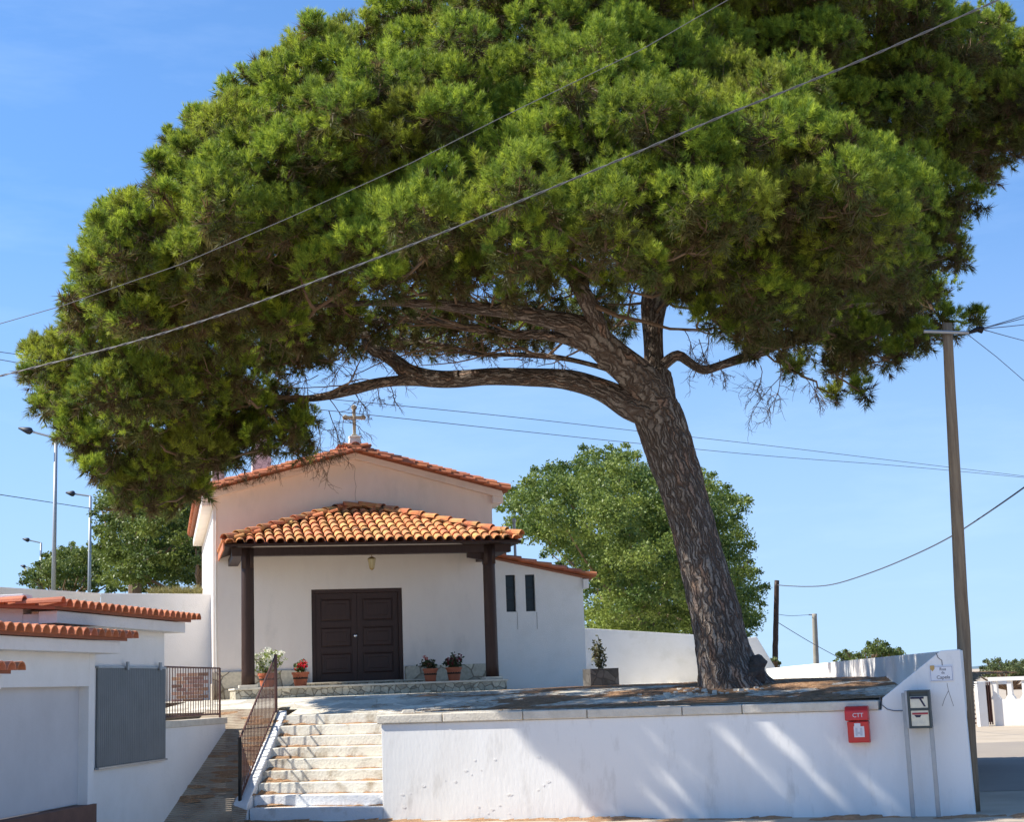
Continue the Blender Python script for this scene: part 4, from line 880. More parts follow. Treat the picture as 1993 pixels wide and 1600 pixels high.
# ================================================================== POTS
def pot(px, py, w, r, h, label, kind, seed, z=1.977):
    # find the point on the porch slab
    p = onplane(px, py, CH(0, w, 0), CH.U); c = Vector((p.x, p.y, z))
    ro = root('flower_pot', c, 0, label, 'plant pot', 'potted flowers by the chapel door')
    mb = MB(); mb.lathe(c, [(r * .68, 0), (r * .74, h * .1), (r * .95, h * .82), (r * 1.06, h * .83), (r * 1.08, h), (r * .95, h), (r * .93, h * .92)], 22); mb.build('pot', M['terracotta'], ro, smooth=False)
    mb = MB(); mb.lathe(c, [(r * .9, h * .5), (r * .9, h * .93)], 16); mb.build('soil', M['soil'], ro)
    rg = np.random.RandomState(seed); top = c + Vector((0, 0, h * .93))
    fb = root('potted_flowers', top, 0, *kind[:2], 'flowers growing in the pots')
    hh, rr, nl, nf = kind[2]; lv, tips = shrub(fb, 'leaves', tuple(top), hh, rr, nl, .07, kind[3], kind[4], seed, 10)
    q = tips[rg.randint(0, len(tips), nf)] + rg.randn(nf, 3) * .035 + np.array([0, -.04, .05]); vs, ts = [], []
    for k in range(nf):
        m = 16; pp_ = q[k] + nrmz(rg.randn(m, 3)) * kind[6]; col = np.tile(kind[5], (m, 1)) * rg.uniform(.75, 1.15, (m, 1)); v, t = leaves(pp_, kind[6] * 1.3, col, rg, .8); vs.append(v); ts.append(t)
    npmesh('blossoms', np.vstack(vs), 4, np.vstack(ts), M['petal'], fb)
W_ = 'plant'
pot(520, 1338, -2.2, .19, .30, 'terracotta pot half hidden by the stair railing, beside the left porch post', ('white petunias with light green leaves behind the stair railing', W_, (.50, .34, 560, 44), (.16, .22, .05), (.30, .36, .10), (.95, .95, .85), .05), 21)
pot(585, 1338, -2.0, .18, .30, 'terracotta pot immediately left of the dark double door', ('bright red geraniums immediately left of the dark door', W_, (.26, .18, 260, 11), (.07, .11, .03), (.13, .17, .05), (.75, .03, .06), .04), 22)
pot(838, 1326, -1.6, .16, .29, 'terracotta pot right of the door, left one of the two', ('small salmon and red geranium, nearer the door on its right side', W_, (.22, .17, 260, 5), (.035, .05, .02), (.06, .08, .03), (.55, .12, .10), .035), 23)
pot(884, 1324, -1.6, .17, .30, 'terracotta pot right of the door, nearest the right porch post', ('dark crimson geranium, nearest the right porch post', W_, (.25, .22, 380, 16), (.035, .05, .02), (.06, .08, .03), (.28, .015, .05), .035), 24)

# ================================================================== LEFT BUILDINGS
ax, ay = onplane(185, 1400, Vector((-5.57, 20.6, 0)), Vector((1, 0, 0))), None
A0 = P(185, 1400, 20.6); A1 = P(318, 1400, 23.0)
LA = Vector((A1.x - A0.x, A1.y - A0.y, 0)).normalized(); yawL = math.atan2(LA.y, LA.x) - math.pi / 2
LBF = Frame((A1.x, A1.y), yawL)      # u = outward to the right, w = back along the wall
def lw_(px, py, u=0):
    p = onplane(px, py, LBF(u, 0, 0), LBF.W); d = p - LBF.O; return Vector((d.x, d.y, 0)).dot(LBF.W), p.z
print('bldg', {k: tuple(round(x, 2) for x in lw_(*a)) for k, a in dict(eave3a=(150, 1172, .35), eave3b=(372, 1203, .35), pTL=(185, 1301, 0), pBR=(318, 1476, 0), pBL=(185, 1495, 0), pTR=(318, 1303, 0), cop0=(322, 1407, 0), cop1=(440, 1398, 0), base0=(340, 1600, 0), e2a=(5, 1215, .75), e2b=(250, 1241, .75), c2=(183, 1400, .35), opTR=(172, 1338, .35), opTL=(0, 1340, .35), opB=(172, 1580, .35), e1=(40, 1303, 1.2)).items()})
def unit(name, u, w0, w1, zt, ev, label, opening=None, verge=True):
    """one terraced unit: wall face at u, from w0 (near) to w1 (far)"""
    r_ = root(name, LBF(u, w1, 0), yawL, label, 'building', 'stepped outbuildings along the ramp')
    mb = MB()
    if opening:
        o0, o1, oz0, oz1 = opening
        mb.box(LBF, u - .25, u, o1, w1, -.2, zt); mb.box(LBF, u - .25, u, w0, o0, -.2, zt); mb.box(LBF, u - .25, u, o0, o1, oz1, zt)
    else: mb.box(LBF, u - .25, u, w0, w1, -.2, zt)
    mb.box(LBF, u - 4, u - .252, w1 - .25, w1, -.2, zt); mb.box(LBF, u - 4, u - .252, w0, w0 + .25, -.2, zt + .25)
    mb.build('wall', M['white'], r_, bevel=.008)
    mb = MB(); mb.box(LBF, u + .003, u + .24, w0 - .1, w1 + .22, zt - .13, zt + .02); mb.box(LBF, u - .3, u + .002, w1 + .002, w1 + .22, zt - .13, zt + .02); mb.build('soffit', M['white'], r_, bevel=.008)
    mb = MB(); k = .07
    mb.extr([LBF(u + .30, w0 - .3, zt + .025), LBF(u - 3.8, w0 - .3, zt + .025 + 4.1 * k), LBF(u - 3.8, w0 - .3, zt + .065 + 4.1 * k), LBF(u + .30, w0 - .3, zt + .065)], LBF.W * (w1 - w0 + .6)); rr = mb.build('roof', M['mortar'], r_)
    mb = MB(); e0 = LBF(u + .42, w0 - .3, zt + .04); e1 = LBF(u + .42, w1 + .34, zt + .04); up = LBF(u - 3.7, w0 - .3, zt + .04 + 4.12 * k) - e0
    tile_plane(mb, e0, e1, up, .215, .40, inside=lambda a, b: b < 1.4 or a < .9 or a > (w1 - w0) - .2)
    ridge_run(mb, e0 + Vector((0, 0, .03)) - LBF.W * .05, e0 + up + Vector((0, 0, .03)) - LBF.W * .05 - Vector((0, 0, .05)), .15, .5)
    mb.build('tiles', M['tile'], rr)
    return r_
w3a = lw_(82, 1190)[0]; w3b = lw_(320, 1300)[0]; z3 = lw_(260, 1195, .35)[1] - .06
u3 = unit('outbuilding', 0, w3a, w3b, z3, 0, 'white outbuilding unit with grey corrugated shutter, tallest of the stepped row')
U2 = .35; w2b = lw_(184, 1400, U2)[0]; z2 = lw_(125, 1235, U2 + .35)[1] - .06
op = (w2b - 6.0, lw_(172, 1450, U2)[0], lw_(90, 1583, U2)[1], lw_(90, 1338, U2)[1])
u2 = unit('outbuilding', U2, w2b - 4.6 - 2.5, w2b, z2, 0, 'white outbuilding unit with the grey recessed doorway, middle roof of the stepped row', opening=op)
mb = MB(); mb.box(LBF, U2 - .249, U2 - .13, op[0], op[1], op[2] + .01, op[3] + .05); mb.build('recessed_panel', M['greyrecess'], u2)
mb = MB(); mb.box(LBF, U2 - .13, U2 + .04, op[0], w2b + .004, -.1, op[2]); mb.build('threshold', M['rust'], u2)
u1w = lw_(40, 1303, 1.1)[0] - .35
unit('outbuilding', .72, u1w - 4, u1w, lw_(40, 1303, 1.1)[1] - .07, 0, 'lowest outbuilding unit, only the corner of its tiled roof showing at the left edge')
# corrugated shutter
t0, t1 = lw_(186, 1301)[0], lw_(318, 1303)[0]; sz1 = (lw_(186, 1301)[1] + lw_(318, 1303)[1]) / 2; sz0 = (lw_(186, 1495)[1] + lw_(318, 1476)[1]) / 2
mb = MB(); nn = 150; pr0 = []
for k in range(nn + 1):
    w = t0 + .01 + (t1 - t0 - .02) * k / nn; pr0.append((w, .03 + .012 * (1 if (k // 2) % 2 else 0)))
mb.extr([LBF(.005, pr0[0][0], sz0)] + [LBF(u, w, sz0) for w, u in pr0] + [LBF(.005, pr0[-1][0], sz0)], Vector((0, 0, sz1 - sz0)))
shu = mb.build('shutter', M['grey'], u3)
mb = MB(); mb.box(LBF, .005, .05, t0 - .02, t1, sz1 + .002, sz1 + .03); mb.build('shutter_rail', M['galv'], shu)
mb = MB(); mb.box(LBF, .005, .07, t0 - .02, t1, sz0 - .03, sz0 - .002); mb.build('shutter_rail', M['galv'], shu)
for f in (.38, .88): w = t0 + (t1 - t0) * f; mb = MB(); mb.box(LBF, .052, .08, w - .03, w + .03, sz1 - .02, sz1 + .09); mb.build('bracket', M['galv'], shu)
# parapet wall beyond the unit, beside the ramp
w_c1 = lw_(440, 1398)[0]; zc0 = lw_(322, 1405)[1]; zc1 = lw_(440, 1397)[1]
rp_ = root('ramp_wall', LBF(0, w3b + 1, 0), yawL, 'white wall with stone coping alongside the ramp, under the short railing', 'wall')
mb = MB(); mb.extr([LBF(-.012, w3b + .004, -.2), LBF(-.012, w_c1, -.2), LBF(-.012, w_c1, zc1 - .10), LBF(-.012, w3b + .004, zc0 - .10)], -LBF.U * .22); mb.build('wall_body', M['white'], rp_)
mb = MB(); mb.extr([LBF(.015, w3b + .004, zc0 - .098), LBF(.015, w_c1 + .03, zc1 - .098), LBF(.015, w_c1 + .03, zc1), LBF(.015, w3b + .004, zc0)], -LBF.U * .30); mb.build('coping', M['cap'], rp_, bevel=.008)
rr_ = root('short_railing', LBF(-.1, w3b, zc0), yawL, 'short upright bar railing on the ramp wall, left of the steps', 'railing')
def rq(t, h): return LBF(-.1, w3b + .03 + (w_c1 - w3b - .05) * t, zc0 + (zc1 - zc0) * t + h)
for t in (0, 1): mb = MB(); mb.tube([rq(t, 0), rq(t, .80)], .02, 6); mb.build('post', M['rust'], rr_)
for h in (.06, .80): mb = MB(); mb.tube([rq(0, h), rq(1, h)], .014, 6); mb.build('rail', M['rust'], rr_)
for k in range(1, 24): mb = MB(); mb.tube([rq(k / 24, .06), rq(k / 24, .80)], .0075, 5); mb.build('bar', M['rust'], rr_)
# stacked bricks behind the railing
bk = root('brick_stack', P(365, 1362, 33.5), CH.yaw, 'stack of old bricks against the chapel side wall, behind the short railing', 'bricks')
c = P(362, 1362, 33.5); fr = Frame((c.x, c.y), CH.yaw); zb = 1.72
for row in range(8):
    mb = MB()
    for k in range(3):
        col = random.uniform(.6, 1.6); mb.cur = (col, col * 1.25, col * random.uniform(1.1, 1.6)); u = -.30 + k * .23 + (.1 if row % 2 else 0)
        mb.box(fr, u, u + .21, -.2 + random.uniform(-.02, .02), .12, zb + row * .078, zb + row * .078 + .068)
    mb.build('brick_course', M['brick'], bk)

# ================================================================== LAMPS, POLES, WIRES
def lamp(px, pyt, pyb, d, hx, hy, label):
    b, t, e = P(px, pyb, d), P(px, pyt, d), P(hx, hy, d); ro = root('street_lamp', (t.x, d, 4.4), 0, label, 'street lamp', 'street lamps along the upper road')
    mb = MB(); rr = .055; mb.tube([(t.x, d, 4.0), (t.x, d, t.z)], [rr * 1.4, rr], 10); mb.build('post', M['lampmetal'], ro, smooth=True)
    v = e - t; m1 = t + v * .62; mb = MB(); mb.tube([t, m1], .035, 8); mb.build('arm', M['lampmetal'], ro)
    mb = MB(); s_ = v.normalized(); mb.tube([m1, m1 + s_ * v.length * .05, m1 + v * .12, e], [.04, .11, .12, .03], 8); o = mb.build('lamp_head', M['lamphead'], ro, smooth=True)
lamp(109, 853, 1160, 50, 36, 833, 'nearest and tallest street lamp, its arm just touching the pine foliage')
lamp(176, 966, 1160, 62, 128, 959, 'second tallest street lamp, against the dark tree')
lamp(80, 1057, 1160, 85, 44, 1049, 'third street lamp from the right, at the left edge of the low trees')
lamp(66, 1108, 1160, 105, 40, 1101, 'smallest and farthest street lamp')
def polepts(name, px0, py0, px1, py1, d, r0, r1, m, label, parts=None):
    a, b = P(px0, py0, d), P(px1, py1, d); ro = root(name, a, 0, label, 'pole')
    mb = MB(); n_ = 14; mb.tube([a.lerp(b, k / n_) + Vector((1, 0, 0)) * .012 * noise.noise(Vector((k * .9, 0, px0))) for k in range(n_ + 1)], [r0 + (r1 - r0) * k / n_ for k in range(n_ + 1)], 14)
    mb.build('shaft', m, ro, smooth=True); return ro, a, b
DP_ = 21.15
ro, pa, pb = polepts('utility_pole', 1893, 1585, 1843, 630, DP_, .105, .068, M['pole'], 'tall leaning wooden utility pole at the right end of the white wall')
mb = MB(); a, b = P(1798, 645, DP_ - .1), P(1885, 648, DP_ - .1); mb.tube([a, b], .025, 6); mb.build('crossarm', M['galv'], ro)
mb = MB(); e = P(1905, 640, DP_ - .1); mb.tube([b, e], [.02, .04], 8); mb.tube([e, P(1913, 643, DP_ - .1)], .05, 8); mb.build('cable_clamp', M['black'], ro)
polepts('utility_pole', 1508, 1310, 1512, 1130, 52, .10, .08, M['wood'], 'dark wooden pole rising beyond the side wall, holding the sagging cable')
ro, _, _b = polepts('utility_pole', 1589, 1300, 1585, 1195, 70, .13, .11, M['concretepole'], 'short pale concrete pole, right of the dark wooden one')
mb = MB(); mb.tube([P(1574, 1197, 70), P(1590, 1197, 70)], .03, 5); mb.build('crossarm', M['galv'], ro)
def wire(pts, r, m, label, group='overhead wires'):
    sp_ = catmull([tuple(P(*p)) + (0,) for p in pts], .8); mb = MB(); mb.tube([s[:3] for s in sp_], r, 6); tag(mb.build('cable', m), label, 'cable', group)
    return sp_
wire([(-60, 646, 16), (0, 630, 16), (125, 594, 15.8), (350, 515, 15.5), (560, 425, 15.2), (800, 317, 14.8), (980, 226, 14.6), (1250, 95, 14.2), (1420, -3, 14), (1480, -40, 13.9)], .0042, M['cable'], 'thin cable crossing the pine crown, upper one')
W2 = [(-60, 747, 16), (0, 732, 16), (250, 668, 15.6), (460, 603, 15.4), (660, 530, 15), (830, 465, 14.8), (1000, 396, 14.5), (1200, 313, 14.2), (1400, 228, 13.9), (1560, 164, 13.7), (1700, 106, 13.5), (1945, -2, 13.2), (2020, -36, 13.1)]
sp_ = catmull([tuple(P(*p)) + (0,) for p in W2], .035); mb = MB()
for ph in (0, math.pi):
    mb.tube([(s[0], s[1] + .0065 * math.sin(k * .55 + ph), s[2] + .0065 * math.cos(k * .55 + ph)) for k, s in enumerate(sp_)], .0055, 5)
tag(mb.build('cable', M['cable']), 'thick twisted double cable crossing the pine crown, lower one', 'cable', 'overhead wires')
wire([(620, 775, 34), (740, 786, 34), (1000, 812, 38), (1240, 839, 42), (1500, 868, 46), (1750, 898, 50), (2020, 930, 54)], .008, M['darkcable'], 'upper one of the two thin wires passing behind the trunk')
wire([(620, 797, 34), (740, 810, 34), (1000, 838, 38), (1240, 863, 42), (1500, 888, 46), (1750, 907, 50), (2020, 932, 54)], .008, M['darkcable'], 'lower one of the two thin wires passing behind the trunk')
wire([(-40, 957, 50), (0, 963, 50), (177, 990, 62)], .015, M['darkcable'], 'wire running to the second lamp post from the left edge')
wire([(-40, 680, 30), (0, 685, 30), (120, 702, 34)], .008, M['darkcable'], 'short thin wire at the left edge, upper of the pair')
wire([(-40, 695, 30), (0, 700, 30), (120, 722, 34)], .008, M['darkcable'], 'short thin wire at the left edge, lower of the pair')
wire([(1512, 1139, 52), (1560, 1142, 50), (1620, 1138, 46), (1700, 1113, 42), (1780, 1080, 38), (1850, 1045, 34), (1920, 1000, 31), (1993, 949, 28), (2030, 920, 27)], .016, M['darkcable'], 'thick sagging cable from the dark pole to the right edge')
wire([(1514, 1212, 52), (1580, 1252, 58), (1650, 1290, 64)], .012, M['darkcable'], 'thin wire slanting down from the dark pole')
wire([(1514, 1196, 52), (1540, 1199, 60), (1576, 1197, 70)], .010, M['darkcable'], 'faint level wire between the dark pole and the concrete pole')
for (x, y, l) in ((2020, 606, 'topmost'), (2020, 612, 'second'), (2020, 629, 'third'), (2020, 670, 'fourth')):
    wire([(1909, 640, DP_ - .1), ((1909 + x) / 2, (640 + y) / 2 + .6, 24), (x, y, 28)], .007, M['darkcable'], l + ' wire from the top of the tall wooden pole to the right edge')
wire([(1885, 652, DP_), (1940, 695, 22), (2020, 765, 24)], .005, M['darkcable'], 'steep thin wire dropping from the tall pole to the right edge')

# ================================================================== POSTBOXES, PLAQUE
def wq(px, py): p = onplane(px, py, RW.O, RW.U); return rw(p)[0], p.z
u0, z1 = wq(1646, 1375); u1, z0 = wq(1697, 1446)
pbx = root('red_postbox', RW((u0 + u1) / 2, -.02, z0), RW.yaw, 'red wall-mounted postbox with white labels, below the coping', 'postbox')
mb = MB(); ua_, ub_ = u0 + .02, u1 - .0
mb.extr([RW(ua_, -.003, z0), RW(ua_, -.17, z0 + .01), RW(ua_, -.19, z1 - .20), RW(ua_, -.003, z1 - .20)], RW.U * (ub_ - ua_ - .01)); mb.build('box_body', M['red'], pbx, bevel=.012)
mb = MB(); mb.extr([RW(ua_ - .02, -.003, z1 - .197), RW(ua_ - .02, -.225, z1 - .185), RW(ua_ - .02, -.215, z1 - .06), RW(ua_ - .02, -.16, z1 - .005), RW(ua_ - .02, -.003, z1)], RW.U * (ub_ - ua_ + .015)); mb.build('lid', M['red'], pbx, bevel=.012)
mb = MB(); mb.box(RW, (ua_ + ub_) / 2 - .05, (ua_ + ub_) / 2 + .03, -.197, -.193, z1 - .27, z1 - .222); mb.build('small_label', M['paper'], pbx)
uc = (ua_ + ub_) / 2; mb = MB(); mb.box(RW, uc - .06, uc + .075, -.189, -.184, z0 + .08, z0 + .22)
lab = mb.build('notice', M['paper'], pbx)
mb = MB()
for a, b, c_, d_ in ((-.04, -.012, .10, .20), (.02, .05, .10, .20), (-.012, .02, .12, .15)): mb.box(RW, uc + a, uc + b, -.1915, -.1895, z0 + c_, z0 + d_)
mb.build('notice_print', mat('pale_print', (.52, .53, .58), .8), lab)
def text(s, size, c, fr, m, parent, name='lettering', wd=0):
    cu = bpy.data.curves.new(name, 'FONT'); cu.body = s; cu.size = size; cu.align_x = 'CENTER'; cu.align_y = 'CENTER'; cu.extrude = .001
    to = bpy.data.objects.new('tmp', cu); COL.objects.link(to); bpy.context.view_layer.update()
    me = bpy.data.meshes.new_from_object(to); bpy.data.objects.remove(to)
    Rm = Matrix.Translation(c) @ Matrix.Rotation(fr.yaw, 4, 'Z') @ Matrix.Rotation(math.pi / 2, 4, 'X')
    Mi = parent.matrix_basis.inverted() if parent.parent is None else (parent.parent.matrix_basis @ parent.matrix_basis).inverted()
    me.transform(Mi @ Rm); me.name = name; me.materials.clear(); me.materials.append(m)
    o = bpy.data.objects.new(name, me); COL.objects.link(o); o.parent = parent; return o
text('CTT', .075, RW(uc + .01, -.2275, z1 - .12), RW, M['paper'], pbx)
# twin letterboxes on a stand
def wq2(px, py, w): p = onplane(px, py, RW(0, w, 0), RW.U); return rw(p)[0], p.z
ws = -.22
u0, z1 = wq2(1760, 1345, ws - .15); u1, z0 = wq2(1814, 1418, ws - .15)
lb = root('letterbox_stand', RW((u0 + u1) / 2, ws, 0), RW.yaw, 'two cream letterboxes stacked in a dark frame on grey steel legs', 'letterboxes')
ua_, ub_ = u0 + .03, u1
for px in (1771, 1820):
    (uu, zz) = wq2(px - 7, 1420, ws); mb = MB(); mb.box(RW, uu - .028, uu + .028, ws - .02, ws + .02, -.02, z1 - .03 if px < 1800 else z0 + .02); mb.build('leg', M['galv'], lb, bevel=.004)
mb = MB(); mb.box(RW, ua_ - .035, ua_ - .002, ws - .13, ws + .16, z0, z1); mb.build('side_plate', M['galv'], lb, bevel=.006)
mb = MB(); t = .025; zm = (z0 + z1) / 2
mb.box(RW, ua_, ub_, ws - .10, ws + .15, z0, z1)
mb.box(RW, ua_, ua_ + t, ws - .13, ws - .101, z0, z1); mb.box(RW, ub_ - t, ub_, ws - .13, ws - .101, z0, z1)
for z in (z0, zm - t / 2, z1 - t): mb.box(RW, ua_ + t, ub_ - t, ws - .13, ws - .101, z, z + t)
mb.build('box_frame', M['boxgreen'], lb, bevel=.003)
for k, (a, b) in enumerate(((z0 + t, zm - t / 2), (zm + t / 2, z1 - t))):
    mb = MB(); mb.box(RW, ua_ + t + .004, ub_ - t - .004, ws - .122, ws - .102, a + .004, b - .004 - (.05 if k else 0)); dd_ = mb.build('box_door', M['boxwhite'], lb, bevel=.003)
    um = (ua_ + ub_) / 2; mb = MB()
    if k == 0:
        mb.box(RW, ua_ + t + .02, ub_ - t - .012, ws - .125, ws - .1225, b - .055, b - .03); mb.build('name_strip', M['inkred'], dd_)
        mb = MB(); mb.extr([RW(um - .07, ws - .124, b - .06), RW(um + .02, ws - .124, b - .06), RW(um, ws - .124, b - .09), RW(um - .05, ws - .124, b - .09)], RW.W * .0015); mb.build('slot', M['ink'], dd_)
    else:
        mb.extr([RW(um - .03, ws - .124, b - .06), RW(um + .02, ws - .124, b - .06), RW(um + .085, ws - .124, a + .02), RW(um + .06, ws - .124, a + .02), RW(um + .0, ws - .124, a + .13)], RW.W * .0015)
        mb.box(RW, ua_ + t + .01, ub_ - t - .05, ws - .1245, ws - .1225, b - .085, b - .058); mb.build('broken_slot', M['ink'], dd_)
# tile plaque
u0, z1 = wq(1808, 1297); u1, z0 = wq(1857, 1326)
plq = root('tile_plaque', RW((u0 + u1) / 2, -.01, z0), RW.yaw, 'white glazed street-name plaque with ochre crest, high on the wall end', 'sign')
mb = MB(); mb.box(RW, u0, u1, -.014, -.002, z0, z1); pb_ = mb.build('plaque', M['ceramic'], plq, bevel=.003)
mb = MB(); i_ = .012; e_ = .004
for b in ((u0 + i_, u1 - i_, z0 + i_, z0 + i_ + e_), (u0 + i_, u1 - i_, z1 - i_ - e_, z1 - i_), (u0 + i_, u0 + i_ + e_, z0 + i_ + e_, z1 - i_ - e_), (u1 - i_ - e_, u1 - i_, z0 + i_ + e_, z1 - i_ - e_)): mb.box(RW, b[0], b[1], -.0162, -.0142, b[2], b[3])
mb.build('border', mat('blue_glaze', (.12, .16, .32), .4), plq)
cx_ = u0 + .04; cz_ = z1 - .03; mb = MB(); mb.extr([RW(cx_ - .028, -.018, cz_ + .035), RW(cx_ + .028, -.018, cz_ + .035), RW(cx_ + .028, -.018, cz_ - .01), RW(cx_, -.018, cz_ - .042), RW(cx_ - .028, -.018, cz_ - .01)], RW.W * .003); mb.build('crest', M['ochre'], plq)
um = (u0 + u1) / 2
for s_, sz, dz in (('Rua', .055, .055), ('da', .045, .01), ('Capela', .062, -.05)): text(s_, sz, RW(um + .02, -.0155, (z0 + z1) / 2 + dz), RW, M['ink'], plq)
# crack and thin cable on the wall
def wallline(pts, r, m, name, off=-.004):
    mb = MB(); mb.tube([RW(wq(*p)[0], off, wq(*p)[1]) for p in pts], r, 4); return mb.build(name, m, wr)
wallline([(1822, 1272), (1826, 1281), (1833, 1286), (1834, 1297)], .006, M['crack'], 'crack', -.001)
wallline([(1843, 1330), (1846, 1345), (1838, 1362), (1834, 1375)], .003, M['crack'], 'crack', -.001)
wallline([(1846, 1345), (1856, 1375)], .003, M['crack'], 'crack', -.001)
mb = MB(); mb.tube([RW(wq(*p)[0], -.012, wq(*p)[1]) for p in ((1712, 1357), (1716, 1372), (1727, 1381), (1740, 1384), (1757, 1384))], .006, 5); tag(mb.build('service_cable', M['darkcable']), 'short black cable across the white wall to the letterboxes', 'cable')
# plaster chips on the lit part
rg = np.random.RandomState(4); mb = MB()
for k in range(22):
    u, z = rg.uniform(.15, 2.6), rg.uniform(.05, .85); a = rg.uniform(.01, .035); q = [RW(u + a * math.cos(t) * rg.uniform(.5, 1.4), -.004, z + a * .6 * math.sin(t) * rg.uniform(.5, 1.3)) for t in np.linspace(0, 5.3, 6)]; mb.extr(q, RW.W * .008)
mb.build('plaster_chips', M['white'], wr)

# ================================================================== RIGHT: GATE, BALUSTRADE, BRICK PIER
DG = 51
def gx(px, py=1400): return P(px, py, DG)
zt_ = gx(1930, 1325).z; zb_ = -.05
gw = root('balustrade_wall', (gx(1960).x, DG, 0), 0, 'low sunlit white balustrade wall beyond the road at the right edge', 'wall')
zl = gx(1940, 1362).z; GF = Frame((gx(1933, 1360).x, DG), math.radians(-30)); Lg = 3.2
mb = MB(); mb.box(GF, 0, Lg, 0, .25, zb_, zl); mb.build('wall_body', M['white'], gw)
mb = MB(); mb.box(GF, -.1, Lg, -.05, .3, zt_ - .02, zt_ + .10); mb.build('top_rail', M['white'], gw)
for k in range(7):
    x = .07 + k * .47; mb = MB(); mb.extr([GF(x + a, 0, z) for a, z in ((-.07, zt_ - .022), (.07, zt_ - .022), (.07, zl + .15), (.16, zl + .002), (-.16, zl + .002), (-.07, zl + .15))], GF.W * .25); mb.build('baluster', M['white'], gw)
mb = MB(); x = gx(1910, 1370).x; mb.box(WF, x - .14, x + .14, DG - .15, DG + .15, zb_, gx(1910, 1327).z); tag(mb.build('gate_pillar', M['white'], bevel=.01), 'white gate pillar left of the dark gate', 'pillar')
gt = root('iron_gate', (gx(1922).x, DG, 0), 0, 'narrow dark brown gate beside the white pillar', 'gate')
mb = MB(); xa, xb = gx(1915, 1360).x, gx(1928, 1360).x; zg = gx(1920, 1328).z
for k in range(4): x = xa + (xb - xa) * k / 3; mb.tube([(x, DG, 0.02), (x, DG, zg)], .025, 5)
mb.build('bars', M['rust'], gt); mb = MB(); mb.box(WF, xa, xb, DG + .03, DG + .06, .1, zg - .1); mb.build('gate_panel', M['wood'], gt)
bw = root('brick_wall', (gx(1895).x, DG + 1, 0), 0, 'low reddish brick wall capped with white, behind the pole base', 'wall')
mb = MB(); xa, xb = gx(1872, 1360).x, gx(1904, 1360).x; zz = gx(1890, 1335).z; nr2 = 18
for r in range(nr2):
    for k in range(6):
        col = random.uniform(.55, 1.1); mb.cur = (col, col * .9, col * .8); x = xa + (xb - xa) * (k + (.5 if r % 2 else 0)) / 6.5; mb.box(WF, x, x + (xb - xa) / 6.5 - .012, DG + .4 + random.uniform(-.01, .01), DG + .6, r * zz / nr2 - .03, (r + 1) * zz / nr2 - .045)
mb.build('bricks', M['brick'], bw)
mb = MB(); mb.box(WF, xa - 1, xb + 1.2, DG + .36, DG + .66, zz - .0, zz + .12); mb.build('cap', M['white'], bw)

# ================================================================== PINE LITTER
def litter_sheet(fn, x0, x1, y0, y1, st):
    ids = {}; nx = int((x1 - x0) / st); ny = int((y1 - y0) / st)
    for i in range(nx + 1):
        for j in range(ny + 1):
            x, y = x0 + i * st, y0 + j * st; z = fn(x, y)
            if z is not None: ids[i, j] = lt.vert((x, y, z))
    for i in range(nx):
        for j in range(ny):
            q = [(i, j), (i + 1, j), (i + 1, j + 1), (i, j + 1)]
            if all(k in ids for k in q): lt.f.append([ids[k] for k in q])
lt = MB()
def fpat(x, y):
    u, w = rw((x, y))
    if w < .33 or w > 13 or u > wall_u(w) - .14 or u < -1.6 - .0 * w: return None
    if u < 0 and w < 2.5: return None
    cu, cw = (Vector((x, y, 0)) - CH.O).dot(CH.U), (Vector((x, y, 0)) - CH.O).dot(CH.W)
    if cw > -3.1 and cu < 9.0: return None
    n1 = noise.fractal(Vector((x * .45, y * .9, 1.3)), .8, 2, 5); n2 = noise.noise(Vector((x * 3, y * 3, 5)))
    dens = .20 + .35 * min(1, max(-1.0, (u - 1.0) / 1.6)) + .2 * min(1, (4 - abs(w - 4)) / 4)
    return patio_z(x, y) - .012 + .032 * (n1 * 1.1 + dens + .12 * n2)
litter_sheet(fpat, -4.5, 10, 20.5, 36, .09)
rgl = np.random.RandomState(31); q_ = np.stack([rgl.uniform(-4, 9.5, 60000), rgl.uniform(20.5, 36, 60000)], 1)[:42000]; keep_ = []
for x_, y_ in q_:
    z_ = fpat(x_, y_)
    if z_ is not None and z_ > patio_z(x_, y_) - .012: keep_.append((x_, y_, max(z_, patio_z(x_, y_)) + .004))
keep_ = np.array(keep_); h_ = rgl.rand(len(keep_)) * 6.283
v, t = needles(keep_, np.stack([np.cos(h_), np.sin(h_), .10 * rgl.rand(len(h_))], 1), np.full(len(keep_), .02), 4, np.full(len(keep_), .12), .008, np.array([.46, .27, .13]) * rgl.uniform(.45, 1.5, (len(keep_), 1)), rgl)
zb_n = np.repeat(keep_[:, 2], 12); v[:, 2] = zb_n + np.clip((v[:, 2] - zb_n) * .16, -.004, .014); tag(npmesh('loose_pine_needles', v, 3, t, M['leaf']), 'loose dry pine needles scattered across the terrace under the pine', 'pine needles', kind='stuff')
def fgr(x, y):
    u, w = rw((x, y))
    if w > -.005 or w < -.7 or u < -3.2 or u > 9: return None
    n1 = noise.fractal(Vector((x * 1.3, y * 2.2, 9)), .8, 2, 5)
    return -.03 - .012 + .05 * (n1 * .8 + .75 + w * 2.2)
litter_sheet(fgr, -5.5, 8.5, 19.5, 24.5, .07)
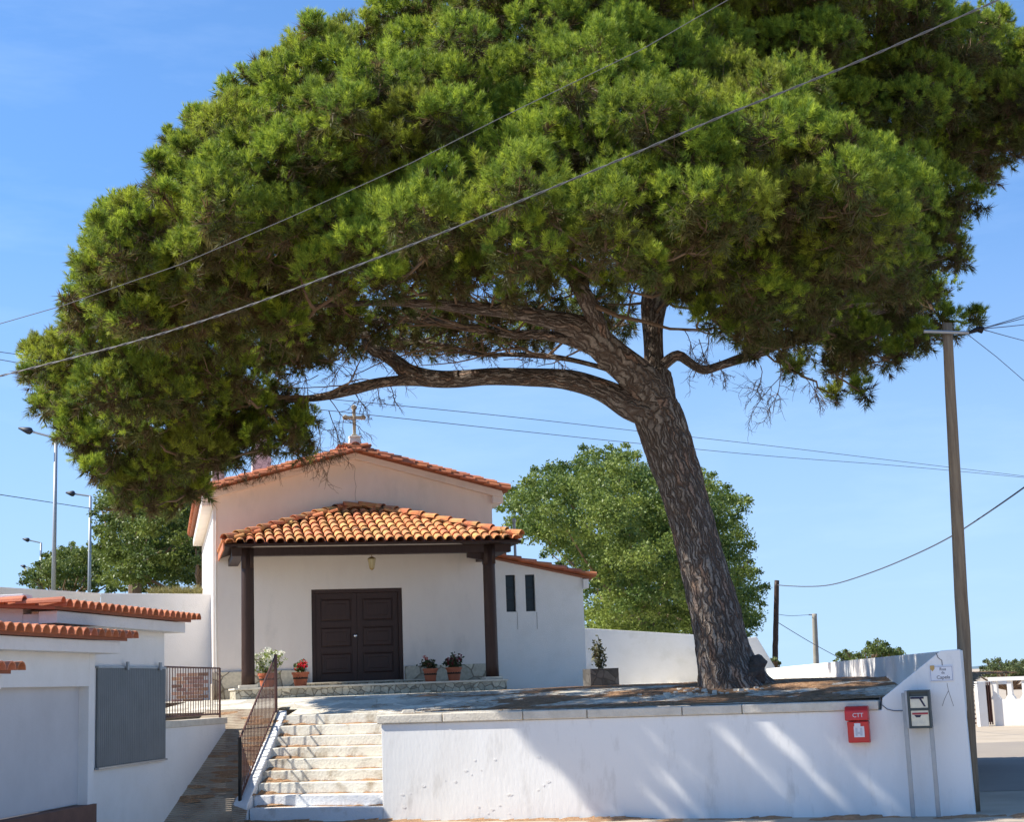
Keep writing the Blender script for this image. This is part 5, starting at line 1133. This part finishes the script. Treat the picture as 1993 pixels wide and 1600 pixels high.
# needles caught at the back of each tread
for k in range(N_ST - 1):
    w = .02 + (k + 1) * .285; z = (k + 1) * 1.475 / N_ST; ul = -2.16 - .60 * (k / 8) - .02; n_ = 70; ids = []
    for i in range(n_ + 1):
        u = ul + (0 - ul) * i / n_; h = max(0, .012 + .05 * noise.noise(Vector((u * 2.5, k * 3.1, 2))) + .03 * noise.noise(Vector((u * 9, k, 2))) + .05 * max(0, 1 - (u - ul) * 1.5))
        ids.append((lt.vert(RW(u, w - .002, z - .004 + h * .8)), lt.vert(RW(u, w - .05 - h * 1.5, z - .004))))
    for i in range(n_): lt.f.append([ids[i][0], ids[i + 1][0], ids[i + 1][1], ids[i][1]])
# drifts on the ramp
for k in range(26):
    t, s_ = random.random(), random.random(); c = rl0.lerp(rl1, t).lerp(rr0.lerp(rr1, t), .35 + .65 * s_); sl_ = (rl1 - rl0); m = 12; q = []
    for j in range(m):
        a = 2 * math.pi * j / m; r1_2, r2_2 = .10 + .22 * noise.noise(Vector((k, j * .8, 0))) ** 2 + .1, .05 + .05 * abs(noise.noise(Vector((k, j, 5)))); dx, dy = math.cos(a) * r1_2 * 1.5, math.sin(a) * r2_2 * 1.3
        q.append(lt.vert(c + Vector((dx, dy, dy * sl_.z / sl_.y - .012))))
    cc_ = lt.vert(c + Vector((0, 0, .014)))
    for j in range(m): lt.f.append([q[j], q[(j + 1) % m], cc_])
tag(lt.build('pine_litter', M['litter'], smooth=True), 'reddish brown fallen pine needles drifted over the terrace, steps and wall foot', 'pine needles', kind='stuff')
# dry sprigs caught on the chapel verge
rg = np.random.RandomState(9); n_ = 150; uu = np.concatenate([rg.uniform(.0, 1.5, 90), rg.uniform(2.0, 3.0, 60)])
pos = np.array([tuple(CH(u, -.38, rz(u) + rg.uniform(-.05, .12))) for u in uu]); dr_ = nrmz(rg.randn(n_, 3) * .5 + np.array([0, -.3, -.6]))
v, t = needles(pos, dr_, np.full(n_, .10), 9, np.full(n_, .11), .009, np.tile([.11, .085, .035], (n_, 1)), rg)
tag(npmesh('dry_needle_sprigs', v, 3, t, M['needle']), 'dry pine needle sprigs caught on the chapel roof verge', 'pine needles', kind='stuff')
# stone chips by the trunk foot
mb = MB()
for k in range(60):
    x, y = random.gauss(3.0, .6), random.gauss(25.4, .25); r = random.uniform(.015, .05); c = Vector((x, y, patio_z(x, y) + r * .3))
    mb.hexa([c + Vector((a * r * random.uniform(.7, 1.3), b * r * random.uniform(.7, 1.3), -r * .6)) for a, b in ((-1, -1), (1, -1), (1, 1), (-1, 1))], [c + Vector((a * r * random.uniform(.4, 1), b * r * random.uniform(.4, 1), r * .5)) for a, b in ((-1, -1), (1, -1), (1, 1), (-1, 1))])
tag(mb.build('rubble', M['cap']), 'small pale stones scattered at the foot of the pine trunk', 'stones', kind='stuff')
mb = MB(); c = P(795, 1386, 23.6); mb.hexa([c + Vector((a, b, -.05)) for a, b in ((-.12, -.08), (.12, -.08), (.12, .08), (-.12, .08))], [c + Vector((a, b, .03)) for a, b in ((-.08, -.06), (.09, -.05), (.08, .05), (-.09, .06))])
tag(mb.build('loose_stone', M['cap'], bevel=.012), 'single pale stone lying on the coping near the top of the steps', 'stone')
